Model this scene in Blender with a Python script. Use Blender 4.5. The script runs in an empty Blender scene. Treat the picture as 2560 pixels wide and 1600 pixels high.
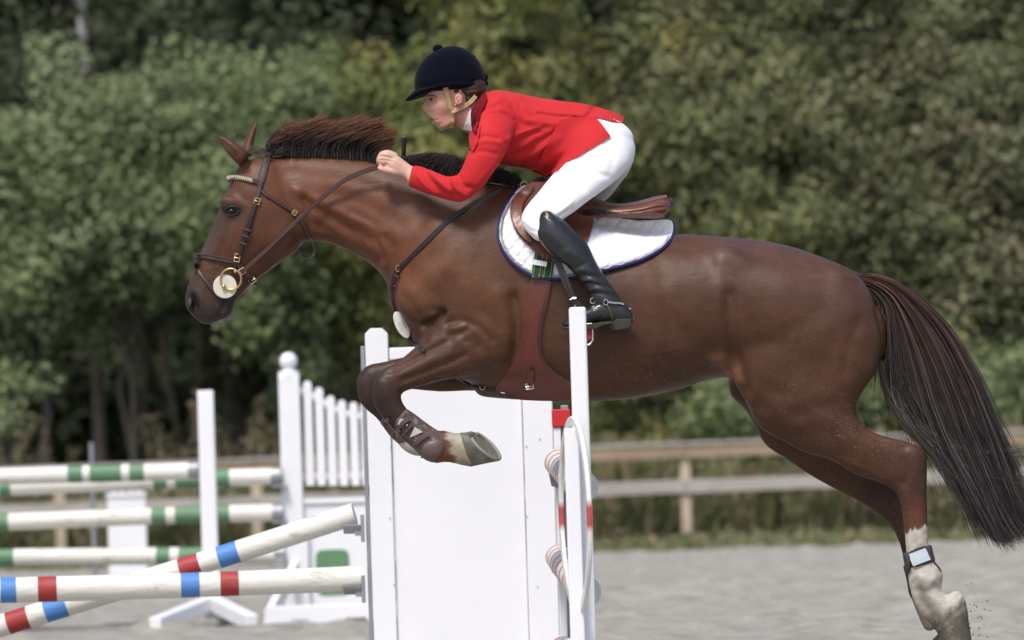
import bpy, bmesh, math, random
import numpy as np
from mathutils import Vector, Matrix
from mathutils.bvhtree import BVHTree
from mathutils.geometry import delaunay_2d_cdt
SC = bpy.context.scene
R = math.radians
rng = np.random.default_rng(7)
random.seed(7)

# ------------------------------------------------------------------ camera, sky, sun, exposure
PITCH, ROLL, DIST, FPX = R(1.483), R(1.8), 22.0, 15840.0
cr, sr, cp, sp = math.cos(ROLL), math.sin(ROLL), math.cos(PITCH), math.sin(PITCH)
CAM = np.array([0.0, -DIST, 0.8])
fw = np.array([0.0, cp, sp]); r0 = np.array([1.0, 0, 0]); u0 = np.array([0.0, -sp, cp])
rt = cr*r0 - sr*u0; up = sr*r0 + cr*u0
cam = bpy.data.cameras.new('camera'); camo = bpy.data.objects.new('camera', cam)
SC.collection.objects.link(camo); SC.camera = camo
M3 = Matrix(((rt[0], up[0], -fw[0]), (rt[1], up[1], -fw[1]), (rt[2], up[2], -fw[2])))
camo.matrix_world = Matrix.Translation(Vector(CAM)) @ M3.to_4x4()
cam.sensor_width = 36.0; cam.lens = FPX*36.0/2560.0; cam.clip_start = 0.5; cam.clip_end = 1500
cam.dof.use_dof = True; cam.dof.focus_distance = DIST - 0.2; cam.dof.aperture_fstop = 5.0

SUN_EL, SUN_AZ = R(57), R(202)      # azimuth measured from +Y towards +X: behind the camera, to its left
world = bpy.data.worlds.new('World'); SC.world = world; world.use_nodes = True
wn = world.node_tree.nodes; wn.clear()
sky = wn.new('ShaderNodeTexSky'); sky.sky_type = 'NISHITA'; sky.sun_disc = False
sky.sun_elevation = SUN_EL; sky.sun_rotation = SUN_AZ; sky.air_density = 1.0; sky.dust_density = 3.0; sky.ozone_density = 1.0
bg = wn.new('ShaderNodeBackground'); bg.inputs['Strength'].default_value = 0.088
wo = wn.new('ShaderNodeOutputWorld')
world.node_tree.links.new(sky.outputs[0], bg.inputs[0]); world.node_tree.links.new(bg.outputs[0], wo.inputs[0])
sl = bpy.data.lights.new('sun', 'SUN'); sl.energy = 1.5; sl.angle = R(14); sl.color = (1.0, 0.965, 0.92)
so = bpy.data.objects.new('sun', sl); SC.collection.objects.link(so)
sd = Vector((math.sin(SUN_AZ)*math.cos(SUN_EL), math.cos(SUN_AZ)*math.cos(SUN_EL), math.sin(SUN_EL)))
so.rotation_euler = sd.to_track_quat('Z', 'Y').to_euler(); so.location = (-8, -30, 30)
SC.view_settings.view_transform = 'Standard'; SC.view_settings.look = 'None'
SC.view_settings.exposure = 0.90; SC.view_settings.gamma = 1.0; SC.view_settings.use_curve_mapping = False

# ------------------------------------------------------------------ helpers
def UA(px, py, Y):
    """points on the planes y = Y seen in directions px, py (arrays allowed)"""
    px = np.asarray(px, float); py = np.asarray(py, float); Y = np.asarray(Y, float)
    a = (px-1280)/FPX; b = (800-py)/FPX
    d = fw + a[..., None]*rt + b[..., None]*up
    t = (Y-CAM[1])/d[..., 1]
    return CAM + d*t[..., None]
def U(px, py, Y=0.0): return Vector(UA(px, py, Y).tolist())
def proj(v):
    d = np.asarray(v, float)-CAM; z = d@fw
    return 1280+FPX*(d@rt)/z, 800-FPX*(d@up)/z
def G(px, D):
    """ground point under column px at distance D from the camera"""
    Y = D-DIST; p = UA(px, 1300, Y); return Vector((float(p[0]), Y, 0.0))

def link(o, parent=None):
    SC.collection.objects.link(o)
    if parent is not None: o.parent = parent
    return o
def mesh_obj(name, verts, faces, mat=None, parent=None, smooth=True, cols=None):
    me = bpy.data.meshes.new(name)
    verts = np.asarray(verts, float)
    fl = [len(f) for f in faces] if not isinstance(faces, np.ndarray) else None
    if fl is None and len(faces):
        n, k = faces.shape
        me.vertices.add(len(verts)); me.vertices.foreach_set('co', verts.ravel())
        me.loops.add(n*k); me.loops.foreach_set('vertex_index', faces.astype(np.int32).ravel())
        me.polygons.add(n); me.polygons.foreach_set('loop_start', np.arange(0, n*k, k, dtype=np.int32))
        me.update(calc_edges=True)
    else:
        me.from_pydata(verts.tolist(), [], [list(map(int, f)) for f in faces]); me.update()
    if smooth: me.polygons.foreach_set('use_smooth', np.ones(len(me.polygons), bool))
    if cols is not None:
        ca = me.color_attributes.new('Col', 'FLOAT_COLOR', 'POINT')
        c4 = np.ones((len(verts), 4)); c4[:, :3] = cols
        ca.data.foreach_set('color', c4.ravel())
    if mat: me.materials.append(mat)
    o = bpy.data.objects.new(name, me)
    link(o, parent)
    if parent is not None and parent.parent is None: o.matrix_parent_inverse = Matrix.Translation(-parent.matrix_basis.translation)
    return o
def tag(o, label, cat, group=None, kind=None):
    if label: o['label'] = label
    if cat: o['category'] = cat
    if group: o['group'] = group
    if kind: o['kind'] = kind
    return o
def empty(name, label, cat, loc=(0, 0, 0), group=None):
    o = bpy.data.objects.new(name, None); o.location = loc; link(o); o.empty_display_size = 0.1
    return tag(o, label, cat, group)
def struct(o): o['kind'] = 'structure'; return o

class MB:
    def __init__(s): s.v = []; s.f = []; s.c = []
    def add(s, verts, faces, col=None):
        b = len(s.v); verts = [tuple(map(float, p)) for p in verts]
        s.v += verts; s.f += [tuple(int(i)+b for i in f) for f in faces]
        s.c += [col if col is not None else (1, 1, 1)]*len(verts)
        return s
    def box(s, c, size, rot=None, col=None):
        x, y, z = [k/2 for k in size]
        P = [Vector((a*x, b*y, d*z)) for a in (-1, 1) for b in (-1, 1) for d in (-1, 1)]
        if rot is not None: P = [rot @ p for p in P]
        P = [p+Vector(c) for p in P]
        return s.add(P, [(0, 1, 3, 2), (4, 6, 7, 5), (0, 4, 5, 1), (2, 3, 7, 6), (0, 2, 6, 4), (1, 5, 7, 3)], col)
    def tube(s, pts, rad, n=10, cap=True, col=None, squash=None):
        """round tube along 3D points; squash = (normal list, factor) flattens it into a strap"""
        pts = [Vector(p) for p in pts]; N = len(pts)
        rads = rad if hasattr(rad, '__len__') else [rad]*N
        V = []; F = []; ref = None
        for i, p in enumerate(pts):
            t = (pts[min(i+1, N-1)]-pts[max(i-1, 0)])
            t = t.normalized() if t.length > 1e-9 else Vector((0, 0, 1))
            if ref is None:
                ref = Vector((0, 1, 0)) if abs(t.y) < 0.8 else Vector((1, 0, 0))
            a = (ref - t*ref.dot(t)).normalized(); ref = a; b = t.cross(a)
            for k in range(n):
                an = 2*math.pi*k/n
                V.append(p+(a*math.cos(an)+b*math.sin(an))*rads[i])
        for i in range(N-1):
            for k in range(n):
                F.append((i*n+k, i*n+(k+1) % n, (i+1)*n+(k+1) % n, (i+1)*n+k))
        if cap: F.append(tuple(range(n))[::-1]); F.append(tuple(range((N-1)*n, N*n)))
        return s.add(V, F, col)
    def sphere(s, c, r, nu=16, nv=10, col=None, rot=None):
        r = r if hasattr(r, '__len__') else (r, r, r)
        V = []; F = []
        for j in range(nv+1):
            th = math.pi*j/nv
            for i in range(nu):
                ph = 2*math.pi*i/nu
                p = Vector((r[0]*math.sin(th)*math.cos(ph), r[1]*math.sin(th)*math.sin(ph), r[2]*math.cos(th)))
                if rot is not None: p = rot @ p
                V.append(p+Vector(c))
        for j in range(nv):
            for i in range(nu):
                F.append((j*nu+i, (j+1)*nu+i, (j+1)*nu+(i+1) % nu, j*nu+(i+1) % nu))
        return s.add(V, F, col)
    def torus(s, c, Rr, r, ax=(0, 1, 0), nu=32, nv=8, sx=1.0, col=None, a0=0, a1=2*math.pi, up_=(0, 0, 1)):
        ax = Vector(ax).normalized(); a = (Vector(up_)-ax*Vector(up_).dot(ax)).normalized(); b = ax.cross(a)
        full = abs(a1-a0-2*math.pi) < 1e-6
        pts = [Vector(c)+a*math.cos(t)*Rr+b*math.sin(t)*Rr*sx for t in np.linspace(a0, a1, nu+1)]
        V = []; F = []
        N = nu if full else nu+1
        for i in range(N):
            t = a0+(a1-a0)*i/nu
            o = (a*math.cos(t)+b*math.sin(t)*sx).normalized()
            for k in range(nv):
                q = 2*math.pi*k/nv
                V.append(pts[i]+(o*math.cos(q)+ax*math.sin(q))*r)
        for i in range(nu):
            j = (i+1) % N
            for k in range(nv): F.append((i*nv+k, j*nv+k, j*nv+(k+1) % nv, i*nv+(k+1) % nv))
        return s.add(V, F, col)
    def build(s, name, mat, parent=None, smooth=True, bevel=0, cols=False):
        o = mesh_obj(name, s.v, s.f, mat, parent, smooth, np.array(s.c) if cols else None)
        bm = bmesh.new(); bm.from_mesh(o.data); bmesh.ops.recalc_face_normals(bm, faces=bm.faces); bm.to_mesh(o.data); bm.free()
        if bevel:
            m = o.modifiers.new('bevel', 'BEVEL'); m.width = bevel; m.segments = 2; m.limit_method = 'ANGLE'; m.angle_limit = R(40)
            o.data.polygons.foreach_set('use_smooth', np.zeros(len(o.data.polygons), bool))
        elif smooth:
            try: o.data.set_sharp_from_angle(angle=R(50))
            except Exception: pass
        return o

def catmull(P, sub):
    P = np.asarray(P, float); n = len(P); out = []
    for i in range(n-1):
        p0 = P[max(i-1, 0)]; p1 = P[i]; p2 = P[i+1]; p3 = P[min(i+2, n-1)]
        for k in range(sub):
            t = k/sub
            out.append(0.5*((2*p1)+(-p0+p2)*t+(2*p0-5*p1+4*p2-p3)*t*t+(-p0+3*p1-3*p2+p3)*t**3))
    out.append(P[-1]); return np.array(out)
def loft(mb, st, n=28, sub=4, yc=0.0, p=0.9, e=0.0, cap=0.45, shrink=1.0, col=None):
    """closed tube through stations (Ax,Ay,Bx,By,halfwidth[,yc[,e]]); A and B are the two outline points"""
    rows = []
    for s_ in st:
        s_ = list(s_)
        if len(s_) < 6: s_.append(yc)
        if len(s_) < 7: s_.append(e)
        rows.append(s_)
    S = catmull(rows, sub)
    # rounded caps
    def capst(a, b):
        out = []
        for k in (0.35, 0.7, 0.93):
            q = a.copy(); c = (a[:2]+a[2:4])/2; cb = (b[:2]+b[2:4])/2; d = c-cb
            L = np.linalg.norm(a[:2]-a[2:4])/2*cap
            d = d/(np.linalg.norm(d)+1e-9)*L
            sc = math.sqrt(max(1-k*k, 0.02))
            q[:2] = c+(a[:2]-c)*sc+d*k; q[2:4] = c+(a[2:4]-c)*sc+d*k; q[4] = a[4]*sc
            out.append(q)
        return out
    A = capst(S[0], S[min(2, len(S)-1)])[::-1]; B = capst(S[-1], S[max(len(S)-3, 0)])
    S = np.vstack([A, S, B])
    an = np.linspace(0, 2*math.pi, n, endpoint=False)
    V = []
    for s_ in S:
        A_ = UA(s_[0], s_[1], s_[5]); B_ = UA(s_[2], s_[3], s_[5])
        c = (A_+B_)/2; h = (A_-B_)/2*shrink
        ca, sa = np.cos(an), np.sin(an)
        sx = np.sign(sa)*np.abs(sa)**p; cx = np.sign(ca)*np.abs(ca)**min(1, (p+1)/2)
        w = s_[4]*shrink*(1-s_[6]*ca)
        V.append(c+cx[:, None]*h+np.outer(sx*w, [0, 1, 0]))
    V = np.vstack(V); m = len(S); F = []
    for i in range(m-1):
        for k in range(n): F.append((i*n+k, i*n+(k+1) % n, (i+1)*n+(k+1) % n, (i+1)*n+k))
    F.append(tuple(range(n))[::-1]); F.append(tuple(range((m-1)*n, m*n)))
    mb.add(V, F, col); return mb
def remesh(mb, vox):
    me = bpy.data.meshes.new('tmp'); me.from_pydata(mb.v, [], mb.f); me.update()
    bm = bmesh.new(); bm.from_mesh(me)
    bmesh.ops.recalc_face_normals(bm, faces=bm.faces)
    bm.to_mesh(me); bm.free()
    o = bpy.data.objects.new('tmp', me); SC.collection.objects.link(o)
    m = o.modifiers.new('r', 'REMESH'); m.mode = 'VOXEL'; m.voxel_size = vox; m.adaptivity = 0
    dg = bpy.context.evaluated_depsgraph_get(); dg.update()
    ev = o.evaluated_get(dg); m2 = ev.to_mesh()
    nv = len(m2.vertices); v = np.empty(nv*3); m2.vertices.foreach_get('co', v)
    nf = len(m2.polygons); q = np.empty(nf*4, np.int32); m2.loops.foreach_get('vertex_index', q)
    ev.to_mesh_clear(); bpy.data.objects.remove(o); bpy.data.meshes.remove(me)
    return Surf(v.reshape(-1, 3), q.reshape(-1, 4))
class Surf:
    def __init__(s, v, f):
        s.v = v; s.f = f
        e = np.vstack([f[:, [0, 1]], f[:, [1, 2]], f[:, [2, 3]], f[:, [3, 0]]]); s.e = e
        s.deg = np.bincount(e.ravel(), minlength=len(v)).astype(float)
    def avg(s, a):
        e = s.e; out = np.empty_like(a)
        for k in range(a.shape[1]):
            out[:, k] = (np.bincount(e[:, 0], a[e[:, 1], k], len(a))+np.bincount(e[:, 1], a[e[:, 0], k], len(a)))/s.deg
        return out
    def smooth(s, it, w=1.0, lam=0.6, taubin=False):
        w = np.ones(len(s.v)) if np.isscalar(w) and w == 1.0 else w
        w = np.asarray(w)[:, None]
        for i in range(it):
            s.v = s.v+(s.avg(s.v)-s.v)*lam*w
            if taubin: s.v = s.v-(s.avg(s.v)-s.v)*(lam+0.02)*w
        return s
    def normals(s):
        f = s.f; v = s.v
        n = np.cross(v[f[:, 2]]-v[f[:, 0]], v[f[:, 3]]-v[f[:, 1]])
        out = np.zeros_like(v)
        for k in range(4):
            for c in range(3): out[:, c] += np.bincount(f[:, k], n[:, c], len(v))
        return out/(np.linalg.norm(out, axis=1)[:, None]+1e-12)
    def px(s): return np.stack(proj(s.v), 1)
    def displace(s, brushes):
        """brushes: (points px, width px, metres, side); side -1 near, 1 far, 0 both"""
        P = s.px(); n = s.normals(); d = np.zeros(len(s.v))
        for pts, wd, amp, side in brushes:
            m = np.clip(np.abs(n[:, 1])*1.6, 0, 1)
            if side == -1: m = np.where(n[:, 1] < 0, m, 0)
            if side == 1: m = np.where(n[:, 1] > 0, m, 0)
            g = dist_poly(P, pts)/wd
            d += amp*np.exp(-g*g)*m
        s.v = s.v+n*d[:, None]; return s
    def bvh(s): return BVHTree.FromPolygons([Vector(p) for p in s.v.tolist()], s.f.tolist())
    def obj(s, name, mat, parent=None, cols=None): return mesh_obj(name, s.v, s.f, mat, parent, True, cols)
def dist_poly(P, pts):
    pts = np.asarray(pts, float)
    if pts.ndim == 1: pts = pts[None]
    if len(pts) > 2: pts = catmull(pts, 4)
    if len(pts) == 1: return np.linalg.norm(P-pts[0], axis=1)
    best = np.full(len(P), 1e9)
    for a, b in zip(pts[:-1], pts[1:]):
        d = b-a; t = np.clip(((P-a)@d)/(d@d+1e-9), 0, 1)
        best = np.minimum(best, np.linalg.norm(P-(a+t[:, None]*d), axis=1))
    return best
def inside_poly(P, poly):
    x, y = P[:, 0], P[:, 1]; c = np.zeros(len(P), bool); n = len(poly)
    for i in range(n):
        x1, y1 = poly[i]; x2, y2 = poly[(i+1) % n]
        k = (y1 > y) != (y2 > y)
        c ^= k & (x < (x2-x1)*(y-y1)/((y2-y1) if y2 != y1 else 1e-9)+x1)
    return c
def hitY(bvhs, px, py, default=None):
    o = Vector(CAM); t = U(px, py, 0); d = (t-o).normalized(); best = None
    for b in bvhs:
        h = b.ray_cast(o, d)
        if h[0] is not None and (best is None or h[0].y < best): best = h[0].y
    return default if best is None else best
def sheet(name, poly, bvhs, off, thick, mat, parent, step=10, default=-0.03, smooth=6, yfun=None, closed_curve=True, cols=None, relief=None, mirror=False):
    """cloth or leather sheet with outline poly (px) laid on a body, given thickness; the far side may mirror it"""
    pl = np.array(poly, float)
    if closed_curve:
        q = np.vstack([pl[-1], pl, pl[0], pl[1]]); pl = catmull(q, 5)[5:5*(len(pl)+1)]
        # drop repeats
        keep = [0]
        for i in range(1, len(pl)):
            if np.linalg.norm(pl[i]-pl[keep[-1]]) > 1.0 and np.linalg.norm(pl[i]-pl[0]) > 1.0: keep.append(i)
        pl = pl[keep]
    else:
        out = []
        for i in range(len(pl)):
            a, b = pl[i], pl[(i+1) % len(pl)]; k = max(1, int(np.linalg.norm(b-a)/step))
            for j in range(k): out.append(a+(b-a)*j/k)
        pl = np.array(out)
    x0, y0 = pl.min(0); x1, y1 = pl.max(0)
    gx, gy = np.meshgrid(np.arange(x0+step/2, x1, step), np.arange(y0+step/2, y1, step)); gp = np.stack([gx.ravel(), gy.ravel()], 1)
    gp = gp[inside_poly(gp, pl)]
    if len(gp): gp = gp[dist_poly(gp, np.vstack([pl, pl[0]])[:, :]) > step*0.45] if len(pl) > 2 else gp
    allp = np.vstack([pl, gp]); nb = len(pl)
    r = delaunay_2d_cdt([Vector(p) for p in allp.tolist()], [(i, (i+1) % nb) for i in range(nb)], [], 1, 1e-4)
    V2 = np.array([tuple(p) for p in r[0]]); F = [tuple(f) for f in r[2]]
    nv = len(V2)
    if yfun is not None: Y = np.array([yfun(p[0], p[1]) for p in V2])
    else: Y = np.array([hitY(bvhs, p[0], p[1], default) for p in V2])
    E = set()
    for f in F:
        for i in range(len(f)): E.add(tuple(sorted((f[i], f[(i+1) % len(f)]))))
    E = np.array(list(E)); deg = np.bincount(E.ravel(), minlength=nv)
    Y0 = Y.copy()
    for _ in range(smooth):
        a = (np.bincount(E[:, 0], Y[E[:, 1]], nv)+np.bincount(E[:, 1], Y[E[:, 0]], nv))/np.maximum(deg, 1)
        Y = np.minimum(Y*0.4+a*0.6, Y0+0.004)
    Y = Y-off
    if relief is not None: Y = Y-np.array([relief(p[0], p[1]) for p in V2])
    ec = {}
    for f in F:
        for i in range(len(f)):
            k = (f[i], f[(i+1) % len(f)]); ec[k] = 1
    bd = [k for k in ec if (k[1], k[0]) not in ec]
    o = None
    for sgn in ((1, -1) if mirror else (1,)):
        mb = MB()
        A = UA(V2[:, 0], V2[:, 1], Y); B = UA(V2[:, 0], V2[:, 1], Y+thick)
        if sgn < 0: A = A*np.array([1, -1, 1]); B = B*np.array([1, -1, 1])
        Fs = [f for f in F]+[tuple(i+nv for i in f[::-1]) for f in F]+[(a, b, b+nv, a+nv) for a, b in bd]
        mb.add(np.vstack([A, B]), Fs)
        q_ = mb.build(name, mat, parent); o = o or q_
    return o
def strap_pts(pts, bvhs, off, default=None, sub=6, Yl=None):
    P = catmull(pts, sub) if len(pts) > 2 else np.array([np.array(pts[0])*(1-t)+np.array(pts[1])*t for t in np.linspace(0, 1, 12)])
    L = np.linspace(Yl[0], Yl[1], len(P)) if Yl else None
    Y = []
    for i, p in enumerate(P):
        h = hitY(bvhs, p[0], p[1], None)
        if L is not None: y = L[i] if h is None else min(L[i], h-off)
        else: y = (Y[-1] if (h is None and Y and default is None) else (default if h is None else h-off))
        if y is None: y = -0.05
        Y.append(y)
    Y = np.array(Y)
    for _ in range(4):
        Z = Y.copy(); Z[1:-1] = (Y[:-2]+Y[1:-1]*2+Y[2:])/4; Y = np.minimum(Z, Y+0.002)
    return P, Y
def strap(mb, pts, bvhs, width, thick=0.004, off=0.004, default=None, Yl=None, mirror=False, sub=6, col=None, loopfar=False):
    """flat strap, width in px in the XZ plane, thickness towards the camera"""
    P, Y = strap_pts(pts, bvhs, off, default, sub, Yl)
    N = len(P); T = np.gradient(P, axis=0); T /= np.linalg.norm(T, axis=1)[:, None]+1e-9
    Nn = np.stack([-T[:, 1], T[:, 0]], 1)
    wd = np.interp(np.arange(N), np.linspace(0, N-1, len(width)), width) if hasattr(width, '__len__') else np.full(N, width)
    prof = [(-0.5, 0), (-0.38, 1), (0.38, 1), (0.5, 0), (0.38, -0.6), (-0.38, -0.6)]
    for sgn in ((1, -1) if mirror else (1,)):
        V = []; F = []; K = len(prof)
        for i in range(N):
            for a, b in prof:
                q = P[i]+Nn[i]*wd[i]*a
                w = UA(q[0], q[1], Y[i]-thick*b)
                V.append((w[0], w[1]*sgn, w[2]))
        for i in range(N-1):
            for k in range(K): F.append((i*K+k, i*K+(k+1) % K, (i+1)*K+(k+1) % K, (i+1)*K+k))
        F.append(tuple(range(K))[::-1]); F.append(tuple(range((N-1)*K, N*K)))
        mb.add(V, F, col)
    return mb

# ------------------------------------------------------------------ materials
MATS = {}
def material(name, color, rough=0.6, spec=0.4, metal=0.0, var=0.12, vscale=6.0, bump=0.0, bscale=60.0, attr=False, sheen=0.0,
             coat=0.0, stretch=None, dirt=None, dirt_amt=0.0, dscale=8.0, dirt_lo=0.55, sss=0.0, coord='Object', trans=0.0):
    if name in MATS: return MATS[name]
    m = bpy.data.materials.new(name); m.use_nodes = True; nt = m.node_tree; N = nt.nodes; L = nt.links
    b = N['Principled BSDF']
    tc = N.new('ShaderNodeTexCoord')
    src = tc.outputs[coord]
    if stretch:
        mp = N.new('ShaderNodeMapping'); mp.inputs['Scale'].default_value = stretch; L.new(src, mp.inputs[0]); src = mp.outputs[0]
    nz = N.new('ShaderNodeTexNoise'); nz.inputs['Scale'].default_value = vscale; nz.inputs['Detail'].default_value = 6; nz.inputs['Roughness'].default_value = 0.65
    L.new(src, nz.inputs['Vector'])
    mr = N.new('ShaderNodeMapRange'); mr.inputs['From Min'].default_value = 0.3; mr.inputs['From Max'].default_value = 0.7
    mr.inputs['To Min'].default_value = 1-var; mr.inputs['To Max'].default_value = 1+var; L.new(nz.outputs['Fac'], mr.inputs['Value'])
    mul = N.new('ShaderNodeVectorMath'); mul.operation = 'SCALE'; L.new(mr.outputs[0], mul.inputs['Scale'])
    if attr:
        at = N.new('ShaderNodeAttribute'); at.attribute_name = 'Col'; L.new(at.outputs['Color'], mul.inputs[0])
    else: mul.inputs[0].default_value = color[:3]
    out = mul.outputs[0]
    if dirt:
        n2 = N.new('ShaderNodeTexNoise'); n2.inputs['Scale'].default_value = dscale; n2.inputs['Detail'].default_value = 8; n2.inputs['Roughness'].default_value = 0.7
        L.new(src, n2.inputs['Vector'])
        r2 = N.new('ShaderNodeMapRange'); r2.inputs['From Min'].default_value = dirt_lo; r2.inputs['From Max'].default_value = dirt_lo+0.15
        r2.inputs['To Max'].default_value = dirt_amt; L.new(n2.outputs['Fac'], r2.inputs['Value'])
        mx = N.new('ShaderNodeMix'); mx.data_type = 'RGBA'; L.new(r2.outputs[0], mx.inputs['Factor'])
        L.new(out, mx.inputs['A']); mx.inputs['B'].default_value = (*dirt[:3], 1); out = mx.outputs['Result']
    L.new(out, b.inputs['Base Color'])
    b.inputs['Roughness'].default_value = rough; b.inputs['Specular IOR Level'].default_value = spec; b.inputs['Metallic'].default_value = metal
    b.inputs['Sheen Weight'].default_value = sheen; b.inputs['Coat Weight'].default_value = coat; b.inputs['Coat Roughness'].default_value = 0.25
    if sheen: b.inputs['Sheen Roughness'].default_value = 0.45
    if sss:
        b.inputs['Subsurface Weight'].default_value = sss; b.inputs['Subsurface Radius'].default_value = (0.012, 0.005, 0.003); b.inputs['Subsurface Scale'].default_value = 1.0
    if trans:
        tl = N.new('ShaderNodeBsdfTranslucent'); L.new(out, tl.inputs['Color']); ms = N.new('ShaderNodeMixShader'); ms.inputs[0].default_value = trans
        L.new(b.outputs[0], ms.inputs[1]); L.new(tl.outputs[0], ms.inputs[2]); L.new(ms.outputs[0], N['Material Output'].inputs[0])
    if bump:
        bn = N.new('ShaderNodeTexNoise'); bn.inputs['Scale'].default_value = bscale; bn.inputs['Detail'].default_value = 5; L.new(src, bn.inputs['Vector'])
        bp = N.new('ShaderNodeBump'); bp.inputs['Strength'].default_value = bump; bp.inputs['Distance'].default_value = 0.01
        L.new(bn.outputs['Fac'], bp.inputs['Height']); L.new(bp.outputs[0], b.inputs['Normal'])
    MATS[name] = m; return m
WHITE = material('white_paint', (0.80, 0.80, 0.82), 0.45, 0.4, var=0.03, vscale=2.5, bump=0.05, bscale=40, dirt=(0.45, 0.42, 0.36), dirt_amt=0.25, dscale=14, dirt_lo=0.66)
GREYM = material('galvanised_metal', (0.32, 0.33, 0.35), 0.5, 0.5, metal=0.5, var=0.15)
POLEW = material('pole_paint', (1, 1, 1), 0.5, 0.35, attr=True, var=0.05, vscale=5, dirt=(0.22, 0.18, 0.12), dirt_amt=0.75, dscale=13, dirt_lo=0.57, stretch=(0.45, 1, 1.6), bump=0.3, bscale=30)
WOOD = material('weathered_wood', (0.30, 0.225, 0.16), 0.85, 0.2, var=0.25, vscale=5, stretch=(0.25, 1, 1), bump=0.3, bscale=30)
WOODL = material('pale_fence_wood', (0.46, 0.38, 0.28), 0.85, 0.2, var=0.2, vscale=5, bump=0.2)
WOODG = material('grey_rail_wood', (0.36, 0.34, 0.33), 0.85, 0.2, var=0.2, vscale=5, stretch=(0.25, 1, 1), bump=0.2)
LEAF = material('leaf', (1, 1, 1), 0.7, 0.12, attr=True, var=0.15, vscale=0.7, trans=0.2)
BARK = material('bark', (0.11, 0.095, 0.08), 0.9, 0.1, var=0.3, bump=0.4, bscale=25)
BIRCH = material('birch_bark', (0.5, 0.48, 0.46), 0.8, 0.2, var=0.2, dirt=(0.06, 0.05, 0.05), dirt_amt=0.9, dscale=5, dirt_lo=0.5, stretch=(1, 1, 2))
# ------------------------------------------------------------------ ground
def ground_sheet(name, x0, x1, y0, y1, nx, ny, z, amp, mat, seed=0):
    xs = np.linspace(x0, x1, nx); ys = np.linspace(y0, y1, ny); X, Y = np.meshgrid(xs, ys)
    r = np.random.default_rng(seed); Z = np.zeros_like(X)
    if amp:
        for k in range(60):
            a = r.uniform(0, math.pi); f = r.uniform(2, 26); Z += np.abs(amp)*0+np.sin((X*math.cos(a)+Y*math.sin(a)*1.0)*f+r.uniform(0, 6))*amp/f**0.5*0.35
        Z *= np.clip((X-x0)/2, 0, 1)*np.clip((x1-X)/2, 0, 1)*np.clip((Y-y0)/2, 0, 1)*np.clip((y1-Y)/0.6, 0, 1)
    Z = np.maximum(Z, 0) if amp else Z; V = np.stack([X.ravel(), Y.ravel(), Z.ravel()+z], 1); i = np.arange(nx*ny).reshape(ny, nx)
    F = np.stack([i[:-1, :-1].ravel(), i[:-1, 1:].ravel(), i[1:, 1:].ravel(), i[1:, :-1].ravel()], 1)
    return struct(mesh_obj(name, V, F, mat))
GRASS = material('dark_soil_grass', (0.075, 0.085, 0.035), 0.95, 0.1, var=0.3, vscale=1.5, bump=0.5, bscale=8)
SAND = material('arena_sand', (0.325, 0.308, 0.268), 0.95, 0.05, var=0.20, vscale=5, bump=1.0, bscale=14, dirt=(0.21, 0.20, 0.175), dirt_amt=0.8, dscale=3.2, dirt_lo=0.50)
ground_sheet('ground', -300, 300, -200, 500, 3, 3, -0.03, 0, GRASS)
ground_sheet('sand_arena', -60, 60, -60, 48.2, 3, 3, -0.008, 0, SAND)
ground_sheet('sand_surface', -14, 14, -14, 48.1, 360, 520, -0.004, 0.032, SAND, 3)

hx = np.linspace(-120, 120, 60); hy = np.array([82, 88, 96, 110, 150, 260, 420.0]); hz = np.array([-.05, 1.2, 5.0, 13, 30, 48, 50]); X, Y_ = np.meshgrid(hx, hy)
Z = hz[:, None]*(1+.12*np.sin(X*.21+Y_*.05)+.08*np.sin(X*.5)); ii = np.arange(60*7).reshape(7, 60)
HILLM = material('backdrop_green', (0.020, 0.028, 0.015), 1.0, 0.0, var=0.5, vscale=.8, bump=1.0, bscale=2)  # dark slope added as a backdrop to close bright sky gaps
struct(mesh_obj('backdrop_hill', np.stack([X.ravel(), Y_.ravel(), Z.ravel()], 1), np.stack([ii[:-1, :-1].ravel(), ii[:-1, 1:].ravel(), ii[1:, 1:].ravel(), ii[1:, :-1].ravel()], 1), HILLM))

RAILG = material('sunbleached_rail', (0.40, 0.37, 0.34), 0.85, 0.2, var=0.2, vscale=5, stretch=(0.25, 1, 1), bump=0.2)
# ------------------------------------------------------------------ fence of the arena
FY = 49.5
fence = empty('arena_fence', 'weathered wooden post and rail fence behind the sand arena', 'fence', (0, FY, 0))
xs_post = [(p-1280)/221.0 for p in (-2000, -1465, -930, -395, 140, 630, 1165, 1700, 2240, 2775, 3310, 3845, 4380)]
for i, x in enumerate(xs_post):
    mb = MB(); mb.box((x, FY, 0.52+0.006*x), (0.115, 0.10, 1.16)); mb.build('post', WOODL, fence, bevel=0.008)
for i in range(len(xs_post)-1):
    a, b = xs_post[i], xs_post[i+1]; c = (a+b)/2; L = b-a-0.012; zt = 0.006*c; rot = Matrix.Rotation(-0.006+0.004*((i*7) % 3-1), 3, 'Y')
    MB().box((c, FY-0.072, 1.085+zt), (L, 0.038, 0.135), rot).build('rail', WOOD, fence, bevel=0.005)
    MB().box((c, FY-0.01, 1.185+zt), (L, 0.20, 0.035), rot).build('cap_board', RAILG, fence, bevel=0.005)
    MB().box((c, FY-0.074, 0.70+zt), (L, 0.04, 0.15), rot).build('rail', RAILG, fence, bevel=0.005)

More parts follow.
